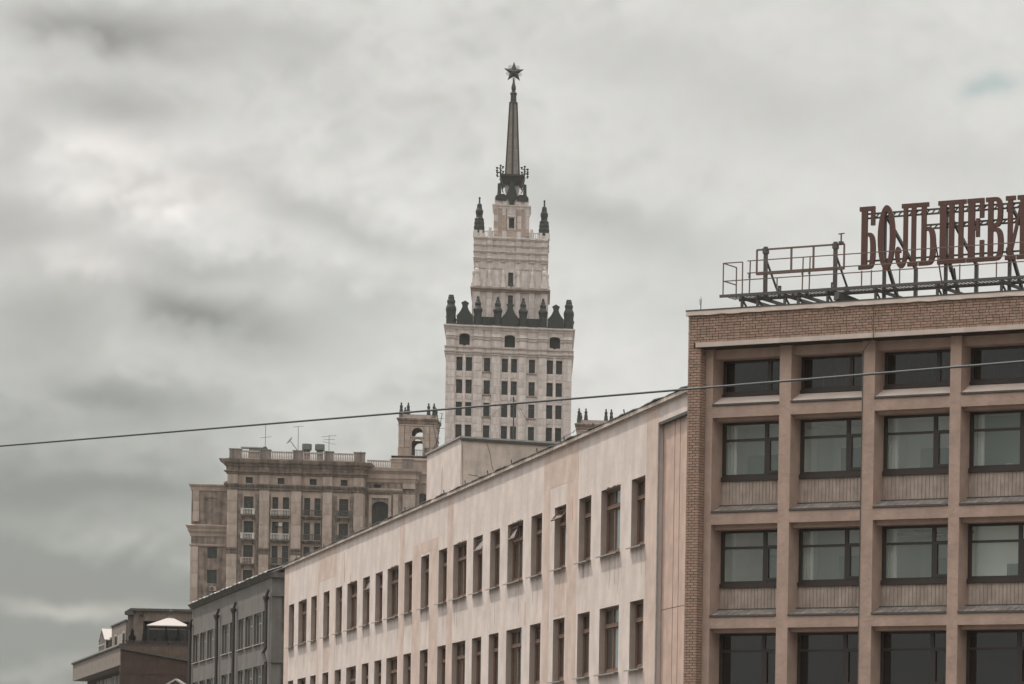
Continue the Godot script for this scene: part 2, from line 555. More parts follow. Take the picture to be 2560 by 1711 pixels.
func ground() -> void:
	var st := S()
	box(st, -1500, 1500, -1.0, 0.0, -1500, 400)
	structure("ground", st, M.earth)
	# the street runs along the fronts of the pale and grey buildings
	var along := Vector3(-0.40, 0, -0.916)
	var side := Vector3(-0.916, 0, 0.40)
	var road := S()
	var a := Vector3(-16.2, 0.004, -105) - along * 120.0
	var strip := func(s: SurfaceTool, o0: float, o1: float, y: float, thick: float) -> void:
		var p0: Vector3 = a + side * o0 + Vector3.UP * y
		var p1: Vector3 = a + side * o1 + Vector3.UP * y
		var q0 := p0 + along * 420.0
		var q1 := p1 + along * 420.0
		quad(s, p0, p1, q1, q0)
		if thick > 0.0:
			var dn := Vector3.DOWN * thick
			quad(s, p1, p1 + dn, q1 + dn, q1)
			quad(s, p0 + dn, p0, q0, q0 + dn)
	strip.call(road, 6.0, 22.0, 0.0, 0.0)
	structure("road", road, M.asphalt)
	var pv := S()
	strip.call(pv, 1.5, 6.0, 0.13, 0.14)
	structure("pavement", pv, M.paving)
	var mk := S()
	strip.call(mk, 13.9, 14.05, 0.005, 0.0)
	structure("road_marking", mk, M.road_paint)

# ---------------------------------------------------------------- the long pale building
func white_window(w: float, h: float, divide: float) -> MeshInstance3D:
	var st := S()
	var zf := -0.20
	var zb := -0.28
	box(st, 0, 0.09, 0, h, zb, zf)
	box(st, w - 0.09, w, 0, h, zb, zf)
	box(st, 0.09, w - 0.09, h - 0.09, h, zb, zf)
	box(st, 0.09, w - 0.09, 0, 0.11, zb, zf)
	var ty := h * 0.735
	box(st, 0.09, w - 0.09, ty - 0.06, ty + 0.06, zb, zf + 0.01)
	box(st, 0.09, w - 0.09, ty - 0.085, ty - 0.063, zb, zf + 0.06)
	var mx := w * divide
	box(st, mx - 0.055, mx + 0.055, 0.11, ty - 0.06, zb, zf - 0.003)
	box(st, mx - 0.045, mx + 0.045, ty + 0.06, h - 0.09, zb, zf - 0.003)
	# sash frames inside the outer frame
	for sx in [[0.092, mx - 0.057], [mx + 0.057, w - 0.092]]:
		var a: float = sx[0]; var b: float = sx[1]
		box(st, a, a + 0.05, 0.112, ty - 0.088, zb + 0.01, zf - 0.02)
		box(st, b - 0.05, b, 0.112, ty - 0.088, zb + 0.01, zf - 0.02)
		box(st, a + 0.05, b - 0.05, 0.112, 0.17, zb + 0.01, zf - 0.02)
		box(st, a + 0.05, b - 0.05, ty - 0.14, ty - 0.088, zb + 0.01, zf - 0.02)
	var f := MeshInstance3D.new()
	f.mesh = mesh_of(st)
	f.material_override = M.wood_brown
	f.name = "window"
	for sx in [[0.14, mx - 0.1, 0.17, ty - 0.14], [mx + 0.1, w - 0.14, 0.17, ty - 0.14], [0.09, mx - 0.045, ty + 0.06, h - 0.09], [mx + 0.045, w - 0.09, ty + 0.06, h - 0.09]]:
		var g := S()
		box(g, sx[0], sx[1], sx[2], sx[3], -0.255, -0.245)
		part("pane", g, M.pane, f)
	var sl := S()
	# sheet metal sill sloping out of the wall, with a turned-down lip
	var x0 := -0.07; var x1 := w + 0.07
	prism_x(sl, x0, x1, V2([-0.20, 0.012, 0.16, -0.03, 0.16, -0.075, 0.152, -0.075, 0.152, -0.04, -0.20, -0.008]))
	part("sill", sl, M.sill_metal, f)
	return f

# outline in (z, y) pushed along x
func prism_x(st: SurfaceTool, x0: float, x1: float, pts: PackedVector2Array) -> void:
	var p := pts
	if Geometry2D.is_polygon_clockwise(p):
		p.reverse()
	var t := Geometry2D.triangulate_polygon(p)
	for i in range(0, t.size(), 3):
		var a := p[t[i]]; var b := p[t[i + 1]]; var c := p[t[i + 2]]
		tri(st, Vector3(x1, a.y, a.x), Vector3(x1, b.y, b.x), Vector3(x1, c.y, c.x))
		tri(st, Vector3(x0, a.y, a.x), Vector3(x0, c.y, c.x), Vector3(x0, b.y, b.x))
	for i in p.size():
		var a := p[i]; var b := p[(i + 1) % p.size()]
		quad(st, Vector3(x1, a.y, a.x), Vector3(x0, a.y, a.x), Vector3(x0, b.y, b.x), Vector3(x1, b.y, b.x))

func sheet(parent: Node, called: String, m: Material, x0: float, x1: float, y0: float, y1: float, z := 0.0, wob := 0.0, thick := 0.004) -> MeshInstance3D:
	# a coat of paint or a stain with its own uneven lower and upper edge
	var st := S()
	var n := maxi(2, int((x1 - x0) / 0.35)) if wob > 0.0 else 1
	var lo := []
	var hi := []
	for i in n + 1:
		lo.append(y0 + rng.randf_range(-wob, wob))
		hi.append(y1)
	for i in n:
		var xa := lerpf(x0, x1, float(i) / n)
		var xb := lerpf(x0, x1, float(i + 1) / n)
		quad(st, Vector3(xa,hi[i],z+thick), Vector3(xb,hi[i+1],z+thick), Vector3(xb,lo[i+1],z+thick), Vector3(xa,lo[i],z+thick))
		quad(st, Vector3(xa,lo[i],z+thick), Vector3(xb,lo[i+1],z+thick), Vector3(xb,lo[i+1],z), Vector3(xa,lo[i],z))
	quad(st, Vector3(x0,hi[0],z), Vector3(x0,hi[0],z+thick), Vector3(x0,lo[0],z+thick), Vector3(x0,lo[0],z))
	quad(st, Vector3(x1,hi[n],z+thick), Vector3(x1,hi[n],z), Vector3(x1,lo[n],z), Vector3(x1,lo[n],z+thick))
	return part(called, st, m, parent)

func white_building() -> void:
	var W := thing("plaster_building", "long pale plaster building with two rows of deep brown windows climbing to the right", "building", Vector3(-16.231, 0, -105), -66.4)
	var L := -70.6
	var R := 3.5
	var TOP := 15.22
	var starts := [-69.10, -66.03, -62.13, -58.50, -55.02, -51.90, -47.84, -44.71, -41.84, -37.93, -34.34, -30.67, -27.75, -23.97, -20.92, -17.89, -14.03, -10.42, -6.85, -3.80, 0.16]
	var wide := [1, 5, 8, 12, 15, 19]
	var holes := []
	for i in starts.size():
		var w := 2.55 if wide.has(i) else 1.70
		for y in [6.83, 10.83]:
			holes.append([starts[i], starts[i] + w, y, y + 2.22])
	var st := S()
	wall(st, L, R, 0, TOP, 0.0, 0.0, holes)
	# return into the recess beside the brick building
	quad(st, Vector3(R, TOP, 0), Vector3(R, TOP, -0.13), Vector3(R, 0, -0.13), Vector3(R, 0, 0))
	quad(st, Vector3(R, TOP, 0), Vector3(7.6, TOP, 0), Vector3(7.6, 14.55, 0), Vector3(R, 14.55, 0))
	quad(st, Vector3(R, 14.55, -0.13), Vector3(R, 14.55, 0), Vector3(7.6, 14.55, 0), Vector3(7.6, 14.55, -0.13))
	shell(st, L, 7.6, 0, TOP - 0.06, 0.0, -14.0)
	var wl := part("wall", st, M.white_plaster, W)
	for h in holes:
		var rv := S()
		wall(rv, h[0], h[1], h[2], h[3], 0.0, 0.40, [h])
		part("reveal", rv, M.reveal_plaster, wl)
	# inside: floors and a back wall so that the windows look into dim rooms
	var inn := S()
	for y in [6.2, 10.2, 14.2]:
		box(inn, L + 0.35, 7.2, y, y + 0.3, -9.0, -0.42)
	box(inn, L + 0.35, 7.2, 5.0, 15.0, -6.2, -6.0)
	for i in range(0, starts.size(), 3):
		box(inn, starts[i] - 0.62, starts[i] - 0.5, 6.5, 14.2, -6.0, -0.42)
	part("interior", inn, M.room_wall, W)
	# windows
	var one := white_window(1.70, 2.22, 0.5)
	var two := white_window(2.55, 2.22, 0.42)
	for i in starts.size():
		for y in [6.83, 10.83]:
			var f: Node3D = (two if wide.has(i) else one).duplicate()
			f.name = "window"
			W.add_child(f, true)
			f.position = Vector3(starts[i], y, 0)
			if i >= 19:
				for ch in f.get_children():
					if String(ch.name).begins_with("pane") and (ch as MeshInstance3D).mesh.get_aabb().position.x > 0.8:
						(ch as MeshInstance3D).material_override = M.painted_sky_pane
			# some rooms have a curtain drawn across one half
			if (i * 7 + int(y)) % 3 == 0:
				var cu := S()
				var ww := 2.55 if wide.has(i) else 1.70
				var n := 9
				for k in n:
					var xa := ww * (0.55 if i % 2 == 0 else 0.06) + ww * 0.38 * k / n
					var xb := xa + ww * 0.38 / n
					var za := -0.5 - (0.05 if k % 2 == 0 else 0.0)
					var zb := -0.5 - (0.0 if k % 2 == 0 else 0.05)
					quad(cu, Vector3(xa,2.2,za), Vector3(xb,2.2,zb), Vector3(xb,0.1,zb), Vector3(xa,0.1,za))
				part("curtain", cu, M.room_wall, f)
	one.free()
	two.free()
	# top-hung vents standing open
	for v in [[6, 10.83, 0.25], [13, 10.83, 0.35], [15, 10.83, 0.32], [17, 10.83, 0.7]]:
		var vs := S()
		var w2 := 1.07 if wide.has(v[0]) else 1.52
		var o: float = v[2]
		box(vs, 0, 0.06, -0.5, 0, -0.025, 0.025)
		box(vs, w2 - 0.06, w2, -0.5, 0, -0.025, 0.025)
		box(vs, 0.06, w2 - 0.06, -0.06, 0, -0.025, 0.025)
		box(vs, 0.06, w2 - 0.06, -0.5, -0.44, -0.025, 0.025)
		var ov := part("open_vent", vs, M.wood_brown, W, Vector3(starts[v[0]] + 0.09, v[1] + 2.12, -0.16))
		ov.rotation.x = -o
		var vg := S()
		box(vg, 0.06, w2 - 0.06, -0.44, -0.06, -0.005, 0.005)
		part("pane", vg, M.pane, ov)
	# paint coats: buff strips and blocks left between the newer white coats
	for p in [[-70.58, -69.25, 0.1, 15.2], [-60.3, -54.9, 13.66, 15.2], [-60.45, -59.85, 0.1, 13.655], [-57.0-1.45, -56.85, 4.0, 6.7],
			[-58.45, -56.85, 9.15, 10.72], [-55.30, -55.09, 0.1, 13.655], [-39.08, -38.02, 0.1, 15.2], [-36.10, -34.48, 0.1, 13.16], [-36.05, -30.80, 13.165, 13.64],
			[-32.50, -30.80, 0.1, 13.16], [-28.98, -27.83, 0.1, 15.2], [-12.1, -7.0, 13.8, 15.2], [-12.1, -11.1, 0.1, 13.795], [-8.60, -7.1, 0.1, 13.795], [-10.4, -8.75, 9.15, 10.72], [1.95, 3.42, 0.1, 15.2]]:
		sheet(W, "paint_coat", M.pink_plaster, p[0], p[1], p[2], p[3])
	for i in starts.size():
		for y in [6.83, 10.83]:
			for k in 3:
				var dw := rng.randf_range(0.04, 0.13)
				var dx: float = starts[i] + rng.randf_range(-0.1, 2.5 if wide.has(i) else 1.65)
				var dl := rng.randf_range(0.35, 1.5)
				var dr := S()
				prism(dr, V2([dx - dw, y - 0.08, dx + dw, y - 0.08, dx + dw * 0.7, y - dl * 0.6, dx + dw * 0.1, y - dl, dx - dw * 0.6, y - dl * 0.7]), 0.0, 0.006)
				part("drip_stain", dr, M.drip_stain, W)
	# chipped plaster along the heads of the wide windows
	for i in wide:
		for k in 5:
			var ch := S()
			var cx: float = starts[i] + 0.9 + k * 0.32 + rng.randf_range(-0.1, 0.1)
			var rw := rng.randf_range(0.08, 0.2)
			var rh := rng.randf_range(0.02, 0.07)
			prism(ch, V2([cx - rw, 13.045, cx + rw, 13.045, cx + rw * 0.5, 13.05 + rh * 0.7, cx, 13.05 + rh, cx - rw * 0.6, 13.05 + rh * 0.6]), 0.0, 0.006)
			part("chipped_edge", ch, M.crack, W)
	# rust runs
	for p in [[-32.45 - 20.3, 13.2, 14.62], [-51.1, 13.08, 13.45], [-7.79, 12.4, 13.25], [-14.83, 9.1, 9.97]]:
		var r := S()
		prism(r, V2([p[0] - 0.035, p[1], p[0] + 0.035, p[1], p[0] + 0.012, p[2], p[0] - 0.012, p[2]]), 0.0, 0.007)
		part("rust_streak", r, M.rust_stain, W)
	# edge of the roof: a board under sheet metal whose lip is dented
	var cb := S()
	box(cb, L - 0.02, 7.6, TOP - 0.10, TOP + 0.012, -0.4, 0.125)
	part("coping_board", cb, M.coping_board, W)
	var fl := S()
	var n2 := 150
	for i in n2:
		var xa := lerpf(L - 0.05, 7.6, float(i) / n2)
		var xb := lerpf(L - 0.05, 7.6, float(i + 1) / n2)
		var ha := _dent(i); var hb := _dent(i + 1)
		quad(fl, Vector3(xa,TOP+0.11,-0.6), Vector3(xb,TOP+0.11,-0.6), Vector3(xb,TOP+0.065+hb,0.15+hb*1.6), Vector3(xa,TOP+0.065+ha,0.15+ha*1.6))
		quad(fl, Vector3(xa,TOP+0.065+ha,0.15+ha*1.6), Vector3(xb,TOP+0.065+hb,0.15+hb*1.6), Vector3(xb,TOP+0.025+hb,0.155+hb*1.6), Vector3(xa,TOP+0.025+ha,0.155+ha*1.6))
		quad(fl, Vector3(xa,TOP+0.025+ha,0.155+ha*1.6), Vector3(xb,TOP+0.025+hb,0.155+hb*1.6), Vector3(xb,TOP+0.03,-0.3), Vector3(xa,TOP+0.03,-0.3))
	part("roof_flashing", fl, M.dark_flashing, W)
	for i in 17:
		var pin := S()
		var x := -66.0 + 4.1 * i
		bar(pin, Vector3(x, TOP + 0.04, 0.13), Vector3(x, TOP + 0.20, 0.16), 0.035)
		part("snow_pin", pin, M.dark_flashing, W)
	var rf := S()
	box(rf, L, 7.6, TOP - 0.05, TOP + 0.0, -14.0, -0.45)
	part("roof", rf, M.roof_felt, W)
	# corner strip and the recessed pink sheets next to the brick pier
	var tr := S()
	box(tr, R - 0.05, R + 0.035, 0, 14.55, 0.003, 0.05)
	part("corner_trim", tr, M.grey_trim, W)
	var dr := S()
	box(dr, R, 7.6, 14.47, 14.56, -0.13, 0.03)
	part("drip_flashing", dr, M.dark_flashing, W)
	var xs := [R + 0.02, 4.42, 4.86, 5.05, 5.48, 5.98, 6.5, 7.1, 7.6]
	for i in xs.size() - 1:
		for yy in [[0.0, 8.58], [8.60, 14.47]]:
			var ps := S()
			box(ps, xs[i] + 0.008, xs[i + 1] - 0.008, yy[0], yy[1], -0.2, -0.13 + 0.012 * (i % 2))
			part("metal_sheet", ps, M.pink_sheet, W)
	# stair tower on the roof
	var P0 := -40.91
	var P1 := -33.72
	var ph := S()
	box(ph, P0, P1 - 0.002, TOP - 0.4, 18.16, -12.0, -1.5)
	var pe := part("stair_tower", ph, M.white_plaster, W)
	var pw := S()
	box(pw, P1, P1 + 0.05, TOP - 0.4, 18.14, -12.0, -1.52)
	part("end_wall", pw, M.buff_plaster, pe)
	var pc := S()
	box(pc, P0 - 0.06, P1 + 0.11, 18.16, 18.23, -12.06, -1.42)
	part("roof_edge", pc, M.zinc, pe)
	var pc2 := S()
	box(pc2, P1 + 0.052, P1 + 0.13, 18.06, 18.155, -12.0, -1.44)
	part("end_flashing", pc2, M.dark_flashing, pe)
	var rr := S()
	prism(rr, V2([-37.62, 15.4, -37.52, 15.4, -37.56, 17.3, -37.58, 17.3]), -1.5, -1.492)
	part("rust_streak", rr, M.orange, pe)
	# cracks in the end wall: thin polylines
	for c in [[-2.6, 18.0, 7, 0.10, 0.21], [-4.7, 17.4, 6, 0.13, 0.16], [-4.8, 17.25, 8, 0.42, 0.03], [-1.56, 17.9, 12, 0.012, 0.26], [-1.9, 16.6, 7, 0.3, 0.02], [-7.2, 17.5, 5, 0.5, 0.03]]:
		var ck := S()
		var a := Vector3(P1 + 0.052, c[1], c[0])
		for k in int(c[2]):
			var b := a + Vector3(0, -c[4] * rng.randf_range(0.4, 1.4) + (0.0 if c[4] > 0.1 else rng.randf_range(-0.05, 0.05)), -c[3] * 0.5 * rng.randf_range(-0.5, 1.4))
			bar(ck, a, b, 0.015, 0.015)
			a = b
		part("crack", ck, M.crack, pe)

func _dent(i: int) -> float:
	return 0.010 * sin(i * 0.9) + 0.009 * sin(i * 2.3 + 1.0) + 0.006 * sin(i * 5.1)

# ---------------------------------------------------------------- the brick and concrete building
func brick_building() -> void:
	var B := thing("office_building", "brick topped office building with pink concrete grid and dark framed windows", "building", Vector3(-13.308, 0, -97), -24.2)
	var RT := 15.5
	var pil := [[0.40, 0.68], [3.01, 3.41], [5.83, 6.26], [8.77, 9.13], [11.62, 12.0], [14.45, 14.85]]
	# body: core with the parapet, frame grid in front of the window plane
	var core := S()
	box(core, 0.03, RT, 16.20, 17.14, -0.9, -0.02)
	box(core, 0.012, 0.425, 0.0, 16.20, -0.34, -0.02)
	part("mortar_bed", core, M.mortar, B)
	var shl := S()
	shell(shl, 0.012, RT, 0, 17.13, -0.37, -14.0)
	part("wall", shl, M.brick1, B)
	var zf := -0.35
	var zw := -0.95
	# pillars
	for p in pil:
		var st := S()
		box(st, p[0], p[1], 0, 16.20, zw - 0.1, zf)
		part("pillar", st, M.concrete, B)
	# beams, row by row: [bottom, top]
	var beams := [[14.12, 14.49], [10.88, 11.25], [7.73, 8.09], [4.5, 4.9]]
	var rows := [[14.91, 15.92], [12.38, 14.03], [9.13, 10.74], [5.95, 7.61]]
	for k in pil.size() - 1:
		var a: float = pil[k][1]
		var b: float = pil[k + 1][0]
		# lintel under the parapet, set back a little
		var lt := S()
		box(lt, a, b, 15.95, 16.20, zw - 0.1, zf - 0.16)
		part("lintel", lt, M.concrete, B)
		for j in beams.size():
			var bm := S()
			box(bm, a, b, beams[j][0], beams[j][1] - 0.02, zw - 0.1, zf - 0.004)
			part("beam", bm, M.concrete, B)
			# weathered sloping sill with dark metal edges
			var hi = 14.80 if j == 0 else beams[j][1] + 0.24
			var sl := S()
			prism_x(sl, a + 0.005, b - 0.005, V2([zw + 0.1, hi, zf - 0.02, beams[j][1] + 0.05, zf - 0.02, beams[j][1], zw, beams[j][1] - 0.015]))
			part("sill_slope", sl, M.ledge if j == 0 else M.dirty_slope, B)
			var ed := S()
			box(ed, a + 0.003, b - 0.02, beams[j][1] - 0.012, beams[j][1] + 0.045, zf - 0.06, zf + 0.035)
			part("sill_edge", ed, M.edge_dark, B)
			if j > 0:
				# ribbed apron below the window; each rib is built
				var ap := S()
				box(ap, a + 0.004, b - 0.004, hi - 0.02, rows[j][0] - 0.12, zw - 0.08, zw - 0.0)
				var apron := part("apron", ap, M.old_concrete, B)
				var n := 19
				for q in n:
					var rb := S()
					var x := a + 0.05 + (b - a - 0.1) * (q + 0.5) / n
					var g: float = (b - a - 0.1) / n * 0.40
					box(rb, x - g, x + g, hi + 0.03, rows[j][0] - 0.15, zw + 0.001, zw + 0.014)
					part("rib", rb, M.old_concrete, apron)
				var ed2 := S()
				box(ed2, a + 0.003, b - 0.003, hi - 0.015, hi + 0.028, zw + 0.002, zw + 0.13)
				part("apron_edge", ed2, M.edge_dark, B)
			brick_window(B, a, b, rows[j][0], rows[j][1], zw, j, k)
			var hd := S()
			box(hd, a, b, rows[j][1], beams[j - 1][0] if j > 0 else 15.95, zw - 0.1, zf - 0.2 if j > 0 else zf - 0.17)
			part("window_head", hd, M.concrete, B)
	# rooms
	var room := S()
	var ceil := S()
	for j in rows.size():
		var yb: float = rows[j][0] - 0.85
		var yt: float = rows[j][1] + 0.12
		box(ceil, 0.4, RT - 0.3, yt, yt + 0.05, -6.0, zw - 0.12)
		box(room, 0.4, RT - 0.3, yb, yb + 0.1, -6.0, zw - 0.12)
		box(room, 0.4, RT - 0.3, yb + 0.1, yt, -5.2, -5.0)
	var walls := [M.room_pale, M.room_wall, M.room_pale, M.room_wall, M.room_panel]
	var deep := [-2.2, -3.2, -2.6, -2.0, -3.0, -3.0, -2.3, -3.6, -1.7, -2.4]
	for j in [1, 2]:
		for k in 5:
			var a: float = pil[k][1] - 0.1
			var b: float = pil[k + 1][0] + 0.3
			var yb: float = rows[j][0] - 0.75
			var yt: float = rows[j][1] + 0.115
			var dz: float = deep[(j - 1) * 5 + k]
			var rw := S()
			box(rw, a, b, yb, yt, dz - 0.1, dz)
			part("room_wall", rw, walls[(k * 2 + j * 3) % 5], B)
			var sw := S()
			box(sw, a - 0.12, a, yb, yt, dz, zw - 0.15)
			part("room_side", sw, M.room_pale, B)
			if (k + j) % 3 != 2:
				var cu := S()
				var n := 6
				for q in n:
					var xa := a + 0.16 + q * 0.055
					quad(cu, Vector3(xa, yt, zw - 0.22 - 0.03 * (q % 2)), Vector3(xa + 0.055, yt, zw - 0.22 - 0.03 * ((q + 1) % 2)), Vector3(xa + 0.055, yb, zw - 0.22 - 0.03 * ((q + 1) % 2)), Vector3(xa, yb, zw - 0.22 - 0.03 * (q % 2)))
				part("curtain", cu, M.room_wall, B)
			if (k + j * 2) % 3 == 0:
				var hb := S()
				box(hb, a + 0.1, b, yt - 0.34, yt - 0.26, zw - 0.5, zw - 0.44)
				part("curtain_rail", hb, M.canvas, B)
	for x in [0.45, 14.9]:
		box(room, x - 0.08, x + 0.08, 8.2, 14.2, -5.0, zw - 0.14)
	part("interior", room, M.room_pale, B)
	part("ceiling", ceil, M.room_ceiling, B)
	# furniture seen through the glass: partitions, lampshades, dark cupboards
	for f in [[0.95, 2.2, 12.4, 13.15, -2.0], [3.9, 5.4, 12.0, 13.35, -2.6], [7.05, 8.75, 12.2, 13.12, -1.8], [10.0, 11.6, 12.2, 13.05, -1.75], [1.3, 2.8, 9.0, 10.1, -2.4], [4.15, 5.6, 9.0, 10.0, -2.1], [7.1, 8.6, 9.0, 9.9, -2.6], [10.1, 11.4, 9.0, 9.6, -1.6]]:
		var fu := S()
		box(fu, f[0], f[1], f[2] - 0.4, f[3], f[4] - 0.05, f[4])
		part("room_divider", fu, M.room_panel, B)
	for f in [[7.1, 12.32, -1.3], [10.9, 12.32, -1.3], [10.3, 12.36, -1.35]]:
		var ls := S()
		lathe(ls, Vector3(f[0], f[1], f[2]), [Vector2(0, 0), Vector2(0.13, 0.0), Vector2(0.16, 0.16), Vector2(0.0, 0.165)], 10)
		part("lamp_shade", ls, M.canvas, B)
	for f in [[6.9, 10.5, -2.2, 0.7], [6.95, 10.6, -2.9, 0.45]]:
		var tb := S()
		box(tb, f[0], f[0] + f[3], f[1], f[1] + 0.03, f[2], f[2] + 0.12)
		part("ceiling_tube", tb, M.canvas, B)
	for k in 5:
		var bl := S()
		var a: float = pil[k][1]; var b: float = pil[k + 1][0]
		for q in 12:
			var x0 := a + 0.05 + (b - a - 0.1) * q / 12.0
			box(bl, x0, x0 + (b - a - 0.1) / 12.0 - 0.012, 14.85, 15.95, zw - 0.26 - 0.03 * (q % 2), zw - 0.25 - 0.03 * (q % 2))
		part("blind", bl, M.blind, B)
		var bd := S()
		box(bd, a + 0.02, b - 0.02, 5.8, 7.75, zw - 0.7, zw - 0.66)
		part("blind", bd, M.room_dark, B)
	# coping, ledge
	var cp := S()
	var nn := 60
	for i in nn:
		var xa := lerpf(-0.06, RT, float(i) / nn)
		var xb := lerpf(-0.06, RT, float(i + 1) / nn)
		var da := 0.012 * sin(i * 1.7) + 0.008 * sin(i * 4.1); var db := 0.012 * sin((i + 1) * 1.7) + 0.008 * sin((i + 1) * 4.1)
		quad(cp, Vector3(xa,17.33,0.05), Vector3(xb,17.33,0.05), Vector3(xb,17.195+db,0.07), Vector3(xa,17.195+da,0.07))
		quad(cp, Vector3(xa,17.195+da,0.07), Vector3(xb,17.195+db,0.07), Vector3(xb,17.20+db,-0.05), Vector3(xa,17.20+da,-0.05))
	box(cp, -0.06, RT, 17.19, 17.33, -0.9, 0.048)
	part("coping", cp, M.ledge, B)
	var cd := S()
	box(cd, -0.07, RT, 17.33, 17.365, -0.95, 0.065)
	part("coping_flashing", cd, M.edge_dark, B)
	var lg := S()
	box(lg, 0.29, RT, 16.225, 16.365, -0.95, 0.05)
	part("ledge", lg, M.ledge, B)
	var rf := S()
	box(rf, 0.05, RT, 17.0, 17.16, -14.0, -0.92)
	part("roof", rf, M.roof_felt, B)
	bricks(B, RT)
	# a thin cable hanging down the pillar between the second and third bays
	var cb := S()
	tube(cb, Vector3(6.42, 17.2, 0.075), Vector3(6.42, 16.2, 0.075), 0.012, 6)
	tube(cb, Vector3(6.42, 16.2, 0.075), Vector3(5.86, 15.9, -0.33), 0.012, 6)
	tube(cb, Vector3(5.86, 15.9, -0.33), Vector3(5.84, 4.0, -0.33), 0.012, 6)
	part("hanging_cable", cb, M.edge_dark, B)

func brick_window(B: Node3D, a: float, b: float, y0: float, y1: float, z: float, row: int, col: int) -> void:
	var st := S()
	var zb := z - 0.07
	var mx := b - 0.78 if row > 0 else b - 0.70
	box(st, a + 0.002, a + 0.11, y0, y1, zb, z)
	box(st, b - 0.11, b - 0.002, y0, y1, zb, z)
	box(st, a + 0.11, b - 0.11, y1 - 0.075, y1 - 0.002, zb, z)
	box(st, a + 0.11, b - 0.11, y0, y0 + 0.07, zb, z)
	box(st, mx - 0.06, mx + 0.06, y0 + 0.07, y1 - 0.075, zb, z - 0.002)
	# dark metal apron under the frame
	box(st, a - 0.002 + 0.004, b - 0.003, y0 - 0.13 if row > 0 else y0 - 0.09, y0 - 0.003, zb, z + 0.07)
	var lights := []
	if row > 0:
		var ty := y0 + (y1 - y0) * 0.675
		box(st, a + 0.11, mx - 0.06, ty - 0.035, ty + 0.035, zb, z - 0.004)
		box(st, mx + 0.06, b - 0.11, ty - 0.05, ty + 0.05, zb, z - 0.004)
		# opening sash in the narrow light
		box(st, mx + 0.061, mx + 0.13, y0 + 0.071, ty - 0.051, zb + 0.01, z + 0.015)
		box(st, mx + 0.131, b - 0.111, y0 + 0.071, y0 + 0.15, zb + 0.01, z + 0.015)
		lights = [[a + 0.11, mx - 0.06, y0 + 0.07, ty - 0.035], [mx + 0.13, b - 0.11, y0 + 0.15, ty - 0.05], [a + 0.11, mx - 0.06, ty + 0.035, y1 - 0.075], [mx + 0.06, b - 0.11, ty + 0.05, y1 - 0.075]]
	else:
		lights = [[a + 0.11, mx - 0.06, y0 + 0.07, y1 - 0.075], [mx + 0.06, b - 0.11, y0 + 0.07, y1 - 0.075]]
	var f := part("window", st, M.dark_frame, B)
	for l in lights:
		var g := S()
		box(g, l[0], l[1], l[2], l[3], z - 0.045, z - 0.035)
		part("pane", g, M.painted_sheen_pane if row in [1, 2] else M.dim_pane, f)

